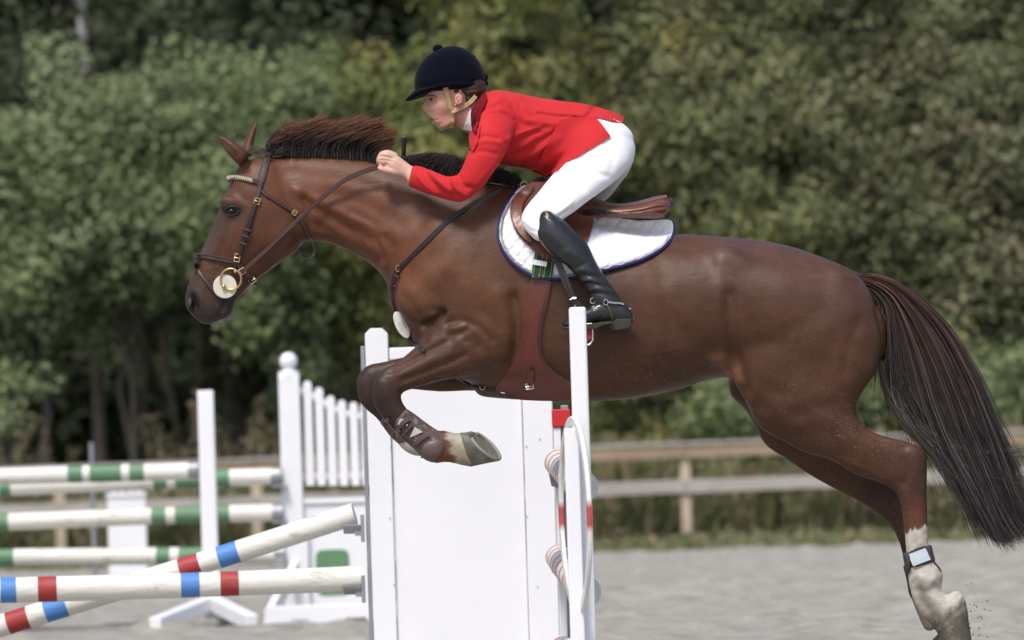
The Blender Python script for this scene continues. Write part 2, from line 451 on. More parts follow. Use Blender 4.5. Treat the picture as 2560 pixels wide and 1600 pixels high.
# ------------------------------------------------------------------ foliage
def leaves(n, centers, sig, size, palette, seed, droop=0.0, shape=0.55):
    """leaf quads scattered round clump centres; each its own direction, size and green"""
    r = np.random.default_rng(seed); k = len(centers)
    idx = r.integers(0, k, n); d = r.normal(size=(n, 3)); d /= np.linalg.norm(d, axis=1)[:, None]
    rad = sig*r.uniform(0.15, 1, n)**0.45
    c = centers[idx]+d*rad[:, None]*np.array([1, 1, 0.8]); c[:, 2] -= droop*rad
    nrm = d*0.7+r.normal(size=(n, 3))*0.6+np.array([0, -0.25, 0.5]); nrm /= np.linalg.norm(nrm, axis=1)[:, None]
    t = np.cross(nrm, r.normal(size=(n, 3))); t /= np.linalg.norm(t, axis=1)[:, None]; b = np.cross(nrm, t)
    s = size*r.uniform(0.6, 1.3, n)[:, None]
    V = np.stack([c-t*s*0.5, c+b*s*shape*0.5+nrm*s*0.06, c+t*s*0.5-nrm*s*0.08, c-b*s*shape*0.5+nrm*s*0.06], 1).reshape(-1, 3)
    F = np.arange(n*4).reshape(n, 4)
    pal = np.array(palette); cc = pal[r.integers(0, len(pal), k)][idx]; other = pal[r.integers(0, len(pal), n)]
    col = cc*0.55+other*0.45; col = col*r.uniform(0.75, 1.25, (n, 1))
    return V, F, np.repeat(col, 4, 0)
def crown_centers(c, rad, n, seed, inner=0.35):
    r = np.random.default_rng(seed); d = r.normal(size=(n, 3)); d /= np.linalg.norm(d, axis=1)[:, None]
    d[:, 1] = -np.abs(d[:, 1])*np.where(r.random(n) < 0.75, 1, -1)
    k = r.uniform(inner, 1, n)**0.6
    lump = 1+0.22*np.sin(d[:, 0]*5+seed)+0.18*np.sin(d[:, 2]*7+seed*2)
    return np.array(c)+d*np.array(rad)*(k*lump)[:, None]
def tree(name, label, x, D, z0, z1, rx, palette, seed, n=6500, size=0.10, clumps=70, sig=0.42, trunk_r=0.05, group=None, cat='tree', bark=None, ry=1.1, stems=1):
    Y = D-DIST; r = np.random.default_rng(seed+99)
    e = empty(name, label, cat, (x, Y, 0), group)
    c = (x, Y, (z0+z1)/2); rad = (rx, ry, (z1-z0)/2)
    cc = crown_centers(c, rad, clumps, seed)
    V, F, C = leaves(n, cc, sig, size, palette, seed)
    keep = V[::4, 2] > 0.05
    k4 = np.repeat(keep, 4); V = V[k4]; C = C[k4]; F = np.arange(len(V)).reshape(-1, 4)
    o = mesh_obj('crown', V, F, LEAF, e, False, C)
    mb = MB()
    for s_ in range(stems):
        bx = x+r.uniform(-.25, .25)*(stems > 1); H = z0+(z1-z0)*0.75
        pts = [(bx, Y, -0.1)]
        for q in range(1, 6): pts.append((bx+r.normal()*0.07*q**0.6, Y+r.normal()*0.05, H*q/5))
        mb.tube(pts, [trunk_r*(1.15-0.17*q) for q in range(6)], 8)
        for q in range(7):
            t = cc[r.integers(0, len(cc))]; zz = max(z0*0.7, 0.3)+r.random()*(H-z0)*0.7
            p0 = Vector((bx, Y, zz)); p1 = Vector(t.tolist()); m_ = (p0+p1)/2+Vector((0, 0, 0.15))
            mb.tube([p0, m_, p1], [trunk_r*0.45, trunk_r*0.3, trunk_r*0.12], 5)
    mb.build('trunk', bark or BARK, e)
    return e
GREEN = [(0.174, 0.226, 0.099), (0.22, 0.278, 0.122), (0.145, 0.191, 0.081), (0.255, 0.307, 0.157), (0.284, 0.319, 0.186)]
MIX = [(0.162, 0.209, 0.07), (0.209, 0.255, 0.093), (0.232, 0.232, 0.099), (0.139, 0.174, 0.058), (0.29, 0.302, 0.139), (0.313, 0.267, 0.081)]
OLIVE = [(0.151, 0.18, 0.081), (0.197, 0.22, 0.104), (0.232, 0.226, 0.128), (0.128, 0.162, 0.07), (0.278, 0.261, 0.162), (0.186, 0.215, 0.104), (0.22, 0.244, 0.128), (0.313, 0.267, 0.081)]
RUSTY = [(0.162, 0.186, 0.093), (0.232, 0.22, 0.128), (0.29, 0.249, 0.174), (0.128, 0.162, 0.075), (0.209, 0.226, 0.116), (0.186, 0.209, 0.11)]
DARK = [(0.055, 0.075, 0.038), (0.07, 0.085, 0.045), (0.04, 0.06, 0.03), (0.08, 0.08, 0.05)]  # darker greens: the deep wood's shade is put into the leaf colour
TS = [  # x, D, z0, z1, rx, palette, label, n
    (-8.2, 77.5, 2.3, 5.4, 1.5, GREEN, 'leafy green tree beyond the fence, outside the left edge of the poles', 5000),
    (-6.1, 77.0, 2.7, 5.2, 1.3, GREEN, 'green tree with low rounded top at the far left of the wood edge', 6500),
    (-4.5, 77.6, 2.9, 6.2, 1.35, GREEN, 'bright green tree with pointed top behind the left side of the arena', 8500),
    (-2.9, 77.2, 2.8, 6.3, 1.3, GREEN, 'fresh green tree standing right above the horse\'s head', 8500),
    (-1.4, 77.8, 2.6, 6.1, 1.3, MIX, 'green tree behind the horse\'s mane with a dip in the top on its left', 8500),
    (0.1, 77.0, 2.0, 7.6, 1.35, MIX, 'tall green and yellowish tree behind the rider\'s helmet', 10500),
    (1.7, 77.6, 0.3, 8.0, 1.35, OLIVE, 'olive green tree behind the rider\'s white breeches', 12500),
    (3.1, 76.8, 0.2, 8.2, 1.3, OLIVE, 'olive tree with dry leaves right of the rider, above the saddle', 12500),
    (4.5, 77.4, 0.2, 8.2, 1.3, RUSTY, 'tree with browning leaves above the horse\'s hindquarters', 12500),
    (5.9, 76.9, 0.2, 8.0, 1.3, RUSTY, 'brownish tree with pale leaf tips above the horse\'s tail', 12500),
    (-10.2, 77.3, 2.0, 6.0, 1.6, GREEN, 'green tree beyond the left picture edge, farther out', 4000),
    (9.2, 77.2, 0.2, 8.2, 1.5, OLIVE, 'olive tree just outside the right picture edge', 4500),
    (11.0, 77.5, 0.2, 7.8, 1.5, MIX, 'green tree well outside the right picture edge', 4000),
    (7.4, 77.4, 0.2, 8.0, 1.4, OLIVE, 'dark olive tree filling the right edge of the wood', 8000),
]
for i, (x, D, z0, z1, rx, pal, lab, n) in enumerate(TS):
    tree('broadleaf_tree', lab, x, D, z0, z1, rx, pal, 11+i*3, int(n*(1.7 if x < 1 else 2.3)), 0.105, clumps=130 if x < 1 else 230, sig=0.42, ry=1.1 if x < 1 else .85, trunk_r=0.042, group='broadleaf trees along the wood edge', stems=2 if x < 1 else 1)
tree('shrub', 'pale green bush hanging low at the left picture edge', -6.35, 75.2, 1.3, 2.6, 0.75, GREEN, 203, 1500, 0.11, 22, 0.3, 0.03, cat='bush', ry=0.5)
tree('shrub', 'round green bush behind the fence between the near white post and the horse\'s belly', 1.6, 75.6, 0.9, 2.6, 1.0, MIX, 204, 3200, 0.10, 34, 0.33, 0.03, cat='bush', ry=0.5)
tree('shrub', 'green bush above the fence rail just right of the jump stand', 2.6, 75.4, 0.7, 2.2, 0.8, GREEN, 205, 2400, 0.10, 30, 0.33, 0.03, cat='bush', ry=0.5)
SLIM = ['slim trunk in shaded wood, '+t for t in ('over the left ends of the green poles', 'over the small ornamental white wing', 'deeper one behind the small wing', 'just left of the tall white post', 'right behind the top of the tall white post', 'directly left of the ball topped post', 'deep between the small wing and the tall white post', 'at the left edge of the view', 'behind the grey metal rod', 'behind the white pickets', 'very thin one near the left edge')]
for k_, (x_, lab_) in enumerate([(3.7, 'green bush just left of the horse\'s hind legs, above the rail'), (4.9, 'green bush beyond the tail, above the fence'), (6.0, 'green bush at the right picture edge above the fence')]):
    tree('shrub', lab_, x_, 75.4, 0.6, 2.5, 0.85, MIX if k_ % 2 else GREEN, 220+k_, 3000, 0.10, 36, 0.33, 0.03, cat='bush', ry=0.5)
# slender trunks of the shaded wood on the left, each a young tree with a small dark crown
for i, (px, D, r_, top) in enumerate([(120, 80, 0.055, 5.2), (360, 80.5, 0.05, 5.0), (365, 86, 0.04, 5.6), (485, 80, 0.045, 5.3), (560, 82, 0.055, 5.5), (690, 79.5, 0.04, 5.5), (415, 83, 0.045, 5.0), (30, 79, 0.05, 5.0), (250, 84, 0.05, 5.5), (800, 82, 0.045, 5.5), (20, 83, 0.04, 5.0)]):
    x = (px-1280)/FPX*D
    tree('young_tree', SLIM[i], x, D, 3.2, top+2.2, 0.9, DARK, 300+i, 900, 0.2, 30, 0.6, r_, group='slim trunks in the shaded wood on the left')
DEEP = ['dark forest tree deep behind, '+t for t in ('outside the left edge of the view', 'at the far left of the view', 'left of the pale birch trunk', 'right of the pale birch trunk', 'above the horse\'s ears', 'above the horse\'s mane', 'behind the riding helmet', 'behind the rider\'s back', 'behind the brown saddle', 'over the horse\'s croup', 'over the horse\'s tail', 'at the far right of the view', 'outside the right edge of the view')]
# big dark trees behind
for i in range(13):
    x = -12+i*2.0+rng.uniform(-.4, .4); D = 88+rng.uniform(-3, 6)
    bk = BARK
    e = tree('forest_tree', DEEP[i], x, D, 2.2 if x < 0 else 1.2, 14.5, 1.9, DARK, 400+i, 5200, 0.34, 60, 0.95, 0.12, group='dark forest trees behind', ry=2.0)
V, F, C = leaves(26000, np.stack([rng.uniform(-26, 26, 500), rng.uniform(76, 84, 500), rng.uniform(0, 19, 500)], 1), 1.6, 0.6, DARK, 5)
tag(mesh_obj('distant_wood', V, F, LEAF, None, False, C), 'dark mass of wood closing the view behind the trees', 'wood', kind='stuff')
# birch trunk showing pale at the upper left
b = empty('birch_tree', 'birch with pale trunk in the dark wood at the upper left', 'tree', ((228-1280)/FPX*84, 62, 0))
bx = (228-1280)/FPX*84; MB().tube([(bx+0.1, 62, -.1), (bx+0.05, 62, 3), (bx+.02, 62, 5.1)], [0.10, 0.085, 0.075], 10).build('trunk', BARK, b); MB().tube([(bx+.02, 62, 5.1), (bx, 62, 6.5), (bx-0.05, 62, 10)], [0.075, 0.07, 0.05], 10).build('upper_trunk', BIRCH, b)
V, F, C = leaves(1500, crown_centers((bx, 62, 10.2), (1.2, 1.2, 2), 40, 9), 0.5, 0.12, GREEN, 9); mesh_obj('crown', V, F, LEAF, b, False, C)

# weeds and dry grass between sand and fence, and behind it
def blades(n, xr, dr, hr, pal, seed, width=0.012, lean=0.25, head=0.0, clump=0):
    r = np.random.default_rng(seed)
    if clump:
        cx = r.uniform(*xr, clump); cy = r.uniform(dr[0], dr[1], clump); ch = r.uniform(0.5, 1, clump)**0.8; k = r.integers(0, clump, n)
        x = cx[k]+r.normal(size=n)*0.22; y = cy[k]+r.normal(size=n)*0.1-DIST; hs = ch[k]
    else: x = r.uniform(*xr, n); y = r.uniform(*dr, n)-DIST; hs = np.ones(n)
    h = r.uniform(*hr, n)*hs; lx = r.normal(size=n)*lean*h; ly = r.normal(size=n)*lean*h*0.5; w = width*r.uniform(0.6, 1.5, n)
    a = r.uniform(0, math.pi, n); dx, dy = np.cos(a)*w, np.sin(a)*w; z = np.zeros(n)-0.02
    m = 0.55
    P = np.stack([np.stack([x-dx, y-dy, z], 1), np.stack([x+dx, y+dy, z], 1),
                  np.stack([x+lx*.35+dx*(.9+head), y+ly*.35+dy*.9, z+h*m], 1), np.stack([x+lx*.35-dx*(.9+head), y+ly*.35-dy*.9, z+h*m], 1),
                  np.stack([x+lx+dx*(.3+head*1.5), y+ly, z+h], 1), np.stack([x+lx-dx*(.3+head*1.5), y+ly, z+h], 1)], 1).reshape(-1, 3)
    b0 = np.arange(n)*6; F = np.vstack([np.stack([b0, b0+1, b0+2, b0+3], 1), np.stack([b0+3, b0+2, b0+4, b0+5], 1)])
    pal = np.array(pal); c = pal[r.integers(0, len(pal), n)]*r.uniform(.75, 1.25, (n, 1)); return P, F, np.repeat(c, 6, 0)
TAN = [(0.26, 0.22, 0.13), (0.22, 0.19, 0.11), (0.18, 0.17, 0.09), (0.13, 0.15, 0.06)]
WEED = [(0.15, 0.18, 0.075), (0.2, 0.205, 0.095), (0.25, 0.23, 0.13), (0.32, 0.27, 0.17), (0.12, 0.15, 0.065)]
P, F, C = blades(7000, (-13, 13), (70.1, 71.3), (0.06, 0.22), WEED, 21, 0.011, 0.35, 1.0, clump=160)
P2, F2, C2 = blades(16000, (-13, 13), (72, 75.5), (0.3, 1.05), WEED, 26, 0.011, 0.3, 1.5, clump=200); F = np.vstack([F, F2+len(P)]); P = np.vstack([P, P2]); C = np.vstack([C, C2])
tag(mesh_obj('weeds', P, F, LEAF, None, False, C), 'rough weeds and herbs growing along the foot of the fence', 'weeds', kind='stuff')
V, F, C = leaves(58000, (lambda y: np.stack([rng.uniform(-13, 13, 1300), y, rng.beta(1, 1.6, 1300)*np.where(y < 49.6, .09, 1.0)], 1))(rng.uniform(48.4, 54, 1300)), 0.24, 0.075, WEED+[(0.34, 0.28, 0.2), (0.26, 0.24, 0.15), (0.14, 0.17, 0.08), (0.10, 0.13, 0.055)], 31)
tag(mesh_obj('herbs', V, F, LEAF, None, False, C), 'leafy herbs mixed into the verge behind the sand', 'weeds', kind='stuff')
P, F, C = blades(8500, (-13, 13), (69.95, 70.6), (0.04, 0.20), [(0.14, 0.18, 0.07), (0.2, 0.2, 0.1), (0.27, 0.24, 0.14), (0.30, 0.27, 0.18)], 22, 0.012, 0.5, clump=140)
tag(mesh_obj('grass_edge', P, F, LEAF, None, False, C), 'short green grass at the edge of the sand', 'grass', kind='stuff')
r_ = np.random.default_rng(55); pc = []; st_ = MB()
for k in range(46):
    x0 = r_.choice([-5.6, -4.1, -3.7, -3.4, -2.9, -6.1])+r_.normal()*.28; y0 = 50.4+r_.random()*1.4; h = r_.uniform(1.05, 1.95); lx = r_.normal()*.22+.12
    st_.tube([(x0, y0, 0), (x0+lx*.4, y0, h*.6), (x0+lx, y0, h)], [.006, .005, .003], 4)
    for q in np.linspace(.62, 1.03, 7): pc.append((x0+lx*(q*q), y0, h*q))
P, F, C = leaves(4200, np.array(pc), 0.085, 0.055, [(.30, .25, .16), (.25, .21, .13), (.22, .20, .12)], 56, 0, .3)
o_ = tag(mesh_obj('reed_grass', P, F, LEAF, None, False, C), 'feathery dry tan grass plumes behind the fence at left', 'grass', kind='stuff')
st_.build('stems', material('dry_stem', (.25, .21, .12), .9, .1), o_)
P, F, C = blades(2000, (0.8, 6.4), (72.2, 74), (0.6, 1.5), TAN, 24, 0.012, 0.2, 1.8, clump=20)
tag(mesh_obj('dry_grass', P, F, LEAF, None, False, C), 'dry tan grass stalks behind the fence at right', 'grass', kind='stuff')

# ------------------------------------------------------------------ jump stands and poles
def pole(a, b, rad, bands, label, group=None, grey_end=None, near_cap=False, ends=True):
    """bands: list of (t0, t1, colour) along a->b; body built as rings so each band has its own colour"""
    a, b = Vector(a), Vector(b); L = (b-a).length
    root = empty('jump_pole', label, 'pole', a, group)
    ts = sorted(set([0.0, 1.0]+[t for x in bands for t in x[:2] if 0 < t < 1]+list(np.linspace(0, 1, 14))))
    d = (b-a).normalized(); s_ = Vector((0, 0, 1)); s_ = (s_-d*s_.dot(d)).normalized(); q = d.cross(s_); n = 20
    V = []; F = []; C = []
    W = (0.74, 0.72, 0.66)
    def colat(t):
        for x in bands:
            if x[0] <= t <= x[1]: return x[2]
        return W
    r_ = random.Random(label)
    w1, w2 = r_.uniform(0, 6), r_.uniform(0, 6)
    for t0, t1 in zip(ts[:-1], ts[1:]):
        c = colat((t0+t1)/2)
        for t in (t0, t1):
            off = s_*0.004*math.sin(t*5+w1)+q*0.004*math.sin(t*4+w2)
            for k in range(n):
                an = 2*math.pi*k/n; V.append(a+(b-a)*t+off+(s_*math.cos(an)+q*math.sin(an))*rad*(1+0.015*math.sin(t*9+w2))); C.append(c)
        bs = len(V)-2*n
        for k in range(n): F.append((bs+k, bs+(k+1) % n, bs+n+(k+1) % n, bs+n+k))
    F.append(tuple(range(n))[::-1]); F.append(tuple(range(len(V)-n, len(V))))
    mesh_obj('shaft', V, F, POLEW, root, True, np.array(C)).data.set_sharp_from_angle(angle=R(60))
    if grey_end is not None:
        for t0, t1 in grey_end:
            mb = MB(); p0, p1 = a+(b-a)*t0, a+(b-a)*t1; mb.tube([p0, p0*0.5+p1*0.5, p1], rad*1.06, 20); mb.build('end_sleeve', GREYM, root)
    return root
RED = (0.36, 0.045, 0.045); BLUE = (0.085, 0.24, 0.58); GRN = (0.12, 0.245, 0.135)
GREENP = material('green_paint', GRN, 0.5, 0.3, var=0.06)
REDP = material('red_paint', (0.55, 0.03, 0.035), 0.45, 0.4, var=0.06)

# near wing: the broad white panel behind the horse
YW = 3.5
w = empty('jump_wing', 'broad white panel wing behind the horse\'s folded forelegs', 'jump wing', (0, YW, 0))
tl = U(912, 822, YW); xl = tl.x; ztop = tl.z; xr = U(1396, 1500, YW).x
sw = 57/620.
def board(c, size, name, parent, mat=WHITE, bev=0.006, rot=None): return MB().box(c, size, rot).build(name, mat, parent, bevel=bev)
mb = MB()
def prism(mb, poly, y0, y1):
    n = len(poly); V = [(x, y0, z) for x, z in poly]+[(x, y1, z) for x, z in poly]
    F = [tuple(range(n)), tuple(range(n, 2*n))[::-1]]+[(i, (i+1) % n, n+(i+1) % n, n+i) for i in range(n)]
    return mb.add(V, F)
c_ = 0.022
for nm, a in (('stile', xl), ('stile', xr-sw*1.3)):
    b_ = a+(sw if a == xl else sw*1.3)
    zt = ztop if a == xl else ztop-0.075
    MBx = MB(); prism(MBx, [(a, 0.02), (b_, 0.02), (b_, zt-c_), (b_-c_, zt), (a+c_, zt), (a, zt-c_)], YW-0.03, YW+0.03); MBx.build(nm, WHITE, w, bevel=0.004)
board(((xl+sw+xr-sw*1.3)/2, YW+0.004, (ztop-0.085+0.05)/2), (xr-xl-sw*2.3-0.006, 0.03, ztop-0.085-0.05), 'panel', w)
board(((xl+sw+xr-sw*1.3)/2, YW+0.0, ztop-0.105), (xr-xl-sw*2.3-0.006, 0.05, 0.05), 'top_rail', w)
for xx in (xl+0.1, xr-0.1): board((xx, YW, 0.045), (0.07, 0.75, 0.06), 'foot', w)
tr = board((xl-0.011, YW, ztop/2-0.02), (0.016, 0.05, ztop-0.10), 'track', w, GREYM, 0.002)
scr = MB()
for (sx, sz) in ((977, 1118), (975, 1296), (1316, 1116), (1318, 1292), (1350, 1098), (1344, 1467), (985, 1462)):
    p = U(sx, sz, YW-0.033); scr = MB(); scr.sphere(p, (0.0032, 0.002, 0.0032), 8, 6); scr.build('screw', GREYM, w)
def cup(p, parent, sx=-1, size=0.055):
    mb = MB(); mb.box((p.x-sx*0.030, p.y-.02, p.z-0.005), (0.014, 0.06, 0.11)); mb.box((p.x-sx*0.014, p.y-.02, p.z-.02), (.03, .05, .03)); pts = []
    for k in range(9):
        an = math.pi*(1+k/8); pts.append((p.x+sx*0.012, p.y+math.cos(an)*size, p.z+math.sin(an)*size*0.6+0.01))
    for q in pts: pass
    for k in range(8):
        a, b2 = Vector(pts[k]), Vector(pts[k+1]); m_ = (a+b2)/2; ln = (b2-a).length
        mb.box(m_, (0.07, ln*1.05, 0.006), Matrix.Rotation(math.atan2(b2.z-a.z, b2.y-a.y), 3, 'X'))
    return mb.build('pole_cup', GREYM, parent, bevel=0.001)
cup(U(888, 1318, YW), w, -1); cup(U(890, 1470, YW), w, -1)

def px_t(a, b, pxs, ya):
    """turn band limits in px into fractions along the pole"""
    return [((x0-a)/(b-a), (x1-a)/(b-a), c) if (x1-a)/(b-a) > (x0-a)/(b-a) else ((x1-a)/(b-a), (x0-a)/(b-a), c) for x0, x1, c in pxs]
N1a, N1b = U(907, 1445, YW), U(-420, 1492, YW-0.15)
pole(N1a, N1b, 0.0505, px_t(907, -420, [(0, 39, BLUE), (93, 140, RED), (450, 497, BLUE), (549, 595, RED), (-400, -350, BLUE)], 0), 'white pole with red and blue bands lying nearly level in the lower cup')
N2a, N2b = U(886, 1283, YW+0.1), U(-420, 1702, YW+0.25)
def band2(x0, x1, c): return (x0, x1, c)
pole(N2a, N2b, 0.0455, px_t(886, -420, [(548, 597, BLUE), (452, 501, RED), (116, 170, BLUE), (22, 74, RED), (-380, -330, BLUE)], 0), 'white pole with red and blue bands slanting down behind the level one')

# jump the horse is clearing: near stand, far stand, two poles running away from the camera
YN, YFs = -1.5, 1.9
ns = empty('jump_stand', 'tall white near post with round red and white hoop in front of the horse\'s girth', 'jump stand', (U(1443, 1100, YN).x, YN, 0))
pt = U(1443, 768, YN); wd = 41/738.
MB().box((pt.x, YN, pt.z/2), (wd, 0.055, pt.z)).build('post', WHITE, ns, bevel=0.008)
pt2 = U(1428, 1070, YN-0.07); MB().box((pt2.x, YN-0.07, pt2.z/2), (0.048, 0.05, pt2.z)).build('post', WHITE, ns, bevel=0.006)
hc = U(1438, 1290, YN); ca, sa = math.cos(R(82)), math.sin(R(82))
HO = material('hoop_paint', (1, 1, 1), 0.5, 0.35, attr=True, var=0.05)
mb = MB(); A = Vector((ca, -sa, 0)); B = Vector((0, 0, 1)); Nn = A.cross(B); n = 72; Rh = 0.305
V = []; F = []; C = []
for k in range(n):
    t = 2*math.pi*k/n; o_ = A*math.cos(t)+B*math.sin(t); tm = min(t, 2*math.pi-t); cc = (0.5, 0.08, 0.07) if (tm < .17 or abs(t-math.pi) < .12) else ((0.70, 0.60, 0.57) if 1.9 < tm < 2.5 else (0.76, 0.75, 0.72))
    for (u_, v_) in ((Rh-0.018, -0.007), (Rh+0.018, -0.007), (Rh+0.018, 0.007), (Rh-0.018, 0.007)):
        V.append(hc+o_*u_+Nn*v_); C.append(cc)
for k in range(n):
    j = (k+1) % n
    for q in range(4): F.append((k*4+q, j*4+q, j*4+(q+1) % 4, k*4+(q+1) % 4))
o = mesh_obj('hoop', V, F, HO, ns, False, np.array(C)); m_ = o.modifiers.new('b', 'BEVEL'); m_.width = 0.004; m_.segments = 2
for yy in (-0.28, 0.28): board((pt.x, YN+yy*0.6, 0.03), (0.06, 0.34, 0.06), 'foot', ns)
fs = empty('jump_stand', 'far white stand with red band and grey metal strip showing under the belly', 'jump stand', (U(1402, 1100, YFs).x, YFs, 0))
p1 = U(1382, 1024, YFs); p2 = U(1426, 1066, YFs)
MB().box(((p1.x+p2.x)/2-0.002, YFs, (p1.z+p2.z)/2), (p2.x-p1.x+0.006, 0.07, p1.z-p2.z)).build('red_band', REDP, fs, bevel=0.004)
MB().box((p1.x+0.014, YFs, p2.z/2), (0.028, 0.05, p2.z-0.004)).build('post', WHITE, fs, bevel=0.004)
MB().box((p1.x+0.044, YFs+0.005, p2.z/2+0.03), (0.028, 0.03, p2.z+0.10)).build('track', GREYM, fs, bevel=0.002)
MB().box((p1.x+0.072, YFs+0.01, p2.z/2), (0.026, 0.05, p2.z-0.004)).build('post', WHITE, fs, bevel=0.004)
for yy in (-0.3, 0.3): board((p1.x+0.04, YFs+yy*0.6, 0.03), (0.05, 0.34, 0.06), 'foot', fs)
def cup2(px, py, Y):
    p = U(px, py, Y); mb = MB()
    prism(mb, [(p.x-0.03, p.z+0.03), (p.x-0.02, p.z-0.03), (p.x+0.03, p.z-0.045), (p.x+0.055, p.z-0.03), (p.x+0.055, p.z), (p.x, p.z-0.006)], Y-0.06, Y+0.06)
    mb.build('pole_cup', GREYM, fs, bevel=0.003)
cup2(1391, 1195, YFs-0.05); cup2(1393, 1412, YFs-0.05)
for (f, nr, lab) in (((1392, 1158), (1456, 1216), 'upper pole of the cleared jump, seen nearly end on behind the near post'),
                     ((1396, 1390), (1462, 1478), 'lower pole of the cleared jump, seen nearly end on behind the near post')):
    a = U(nr[0], nr[1], YN+0.35); b2 = U(f[0], f[1], YFs-0.05)
    bd = [(0.02+0.115*k, 0.05+0.115*k, (0.55, 0.12, 0.10)) for k in range(9)]
    pole(a, b2, 0.05, bd, lab, None, [(-0.004, 0.03)])
a = U(1462, 1640, YN+0.35); pole(a, U(1405, 1620, YFs-0.05), 0.05, [(0.8, 0.9, (0.55, 0.12, 0.1))], 'lowest pole of the cleared jump at the bottom picture edge')

# far jump at left: front stand, picket wing, green and white poles
YS = 37.5-DIST
fsd = empty('jump_stand', 'slim white post on splayed feet in front of the green poles', 'jump stand', (U(540, 1500, YS).x, YS, 0))
t_ = U(513.5, 976, YS); MB().box((t_.x, YS, t_.z/2+0.03), (0.095, 0.075, t_.z-0.06)).build('post', WHITE, fsd, bevel=0.008)
for (fx, dy) in ((-0.29, -0.85), (0.27, -0.85), (0.05, 0.6)):
    p0 = Vector((t_.x+fx*0.06, YS+dy*0.06, 0.15)); p1 = Vector((t_.x+fx, YS+dy, 0.05)); d = p1-p0; q = d.to_track_quat('X', 'Z').to_matrix()
    MB().box((p0+p1)/2, (d.length, 0.075, 0.09), q).build('foot', WHITE, fsd, bevel=0.01)
YP = YS+0.9
wg = empty('picket_wing', 'white picket wing with ball topped post and green plaque', 'jump wing', (U(720, 1500, YP).x, YP, 0))
sc = FPX/(YP+DIST)
nt = U(722, 934, YP); nx = nt.x+0.0
MB().box((nx, YP, nt.z/2-0.005), (52/sc, 52/sc, nt.z-0.02)).build('newel_post', WHITE, wg, bevel=0.006)
MB().box((nx+0.012, YP, 0.30), (62/sc, 60/sc, 0.60)).build('newel_base', WHITE, wg, bevel=0.006)
mb = MB(); mb.tube([(nx, YP, nt.z-0.02), (nx, YP, nt.z+0.012), (nx, YP, nt.z+0.02), (nx, YP, nt.z+0.03)], [28/sc, 26/sc, 17/sc, 10/sc], 20); mb.build('collar', WHITE, wg)
mb = MB(); mb.sphere((nx, YP, nt.z+0.075), 22.5/sc, 20, 14); mb.build('ball_finial', WHITE, wg)
tops = [(768, 952), (797, 968), (826, 989), (854, 1000), (883, 1005), (911, 1008), (940, 1006)]
for (px, py) in tops:
    t_ = U(px, py, YP); zb = U(px+6, 1214, YP).z; ww = 21/sc/2
    poly = [(t_.x-ww, zb), (t_.x+ww, zb)]+[(t_.x+ww*math.cos(a), t_.z-ww+ww*math.sin(a)) for a in np.linspace(0, math.pi, 8)]
    mb = MB(); prism(mb, poly, YP-0.012, YP+0.012); mb.build('picket', WHITE, wg, bevel=0.002)
mb = MB(); cur = [U(x, y, YP+0.025) for x, y in ((748, 975), (775, 986), (803, 1003), (830, 1020), (857, 1032), (884, 1038), (912, 1041), (950, 1040))]
mb.tube(cur, 0.022, 8); mb.build('top_rail', WHITE, wg)
zr = U(800, 1190, YP).z; MB().box((nx+0.30, YP+0.027, zr), (0.56, 0.02, 0.045)).build('lower_rail', WHITE, wg, bevel=0.003)
pz = U(800, 1260, YP).z
MB().box((nx+0.335, YP, (pz+0.10)/2), (0.56, 0.03, pz-0.10)).build('panel', WHITE, wg, bevel=0.005)
MB().box((nx+0.335, YP-0.005, pz+0.018), (0.56, 0.055, 0.03)).build('panel_cap', WHITE, wg, bevel=0.004)
o1 = U(832, 1430, YP-0.02); ph = 0.10; pv = 0.17; ch = 0.035
poly = []
for (sx, sz) in ((1, 1), (-1, 1), (-1, -1), (1, -1)):
    cx, cz = o1.x+sx*ph, o1.z+sz*pv*0.8
    pts = [(cx, cz-sz*ch), (cx-sx*ch*0.3, cz-sz*ch*0.3), (cx-sx*ch, cz)]
    poly += pts if sx*sz > 0 else pts[::-1]
mb = MB(); prism(mb, poly, YP-0.023, YP-0.014); mb.build('plaque', GREENP, wg, bevel=0.001)
for (xa, xb) in ((0.02, -0.14), (0.60, 0.52)):
    p0 = Vector((nx+xa, YP-0.02, 0.36)); p1 = Vector((nx+xb, YP-0.70, 0.05)); d = p1-p0
    MB().box((p0+p1)/2, (d.length, 0.045, 0.09), d.to_track_quat('X', 'Z').to_matrix()).build('brace', WHITE, wg, bevel=0.006)
mb = MB(); prism(mb, [(nx-0.17, 0.0), (nx-0.02, 0.0), (nx, 0.035), (nx+0.10, 0.035), (nx+0.12, 0), (nx+0.3, 0), (nx+0.32, 0.035), (nx+0.44, 0.035), (nx+0.46, 0), (nx+0.66, 0), (nx+0.64, 0.12), (nx-0.15, 0.12)], YP-0.76, YP-0.70); mb.build('base_beam', WHITE, wg, bevel=0.006)
def gpole(a, b, bands, lab, D, sleeve=True):
    A = U(a[0], a[1], D); B = U(b[0], b[1], D+0.1)
    x0, x1 = a[0], b[0]
    pole(A, B, 0.052, px_t(x0, x1, [(p, q, GRN) for p, q in bands], 0), lab, 'green and white poles of the left jump', [(-0.002, 24/(x0-x1))] if sleeve else None)
gpole((496, 1175), (-300, 1204), [(171, 208), (226, 305), (325, 362), (-120, -60), (-200, -140)], 'top green banded pole resting behind the slim white post', YS+0.12)
gpole((703, 1191), (-300, 1229), [(385, 418), (440, 575), (0, 28), (-160, -100)], 'green banded pole just behind and below the top one', YP-0.08)
gpole((706, 1281), (-300, 1315), [(380, 416), (439, 575), (-30, 23), (-160, -100)], 'middle green banded pole on the picket wing', YP-0.08)
gpole((711, 1385), (-300, 1399), [(392, 426), (448, 570), (-30, 36), (-160, -100)], 'lowest green banded pole on the picket wing', YP-0.08)
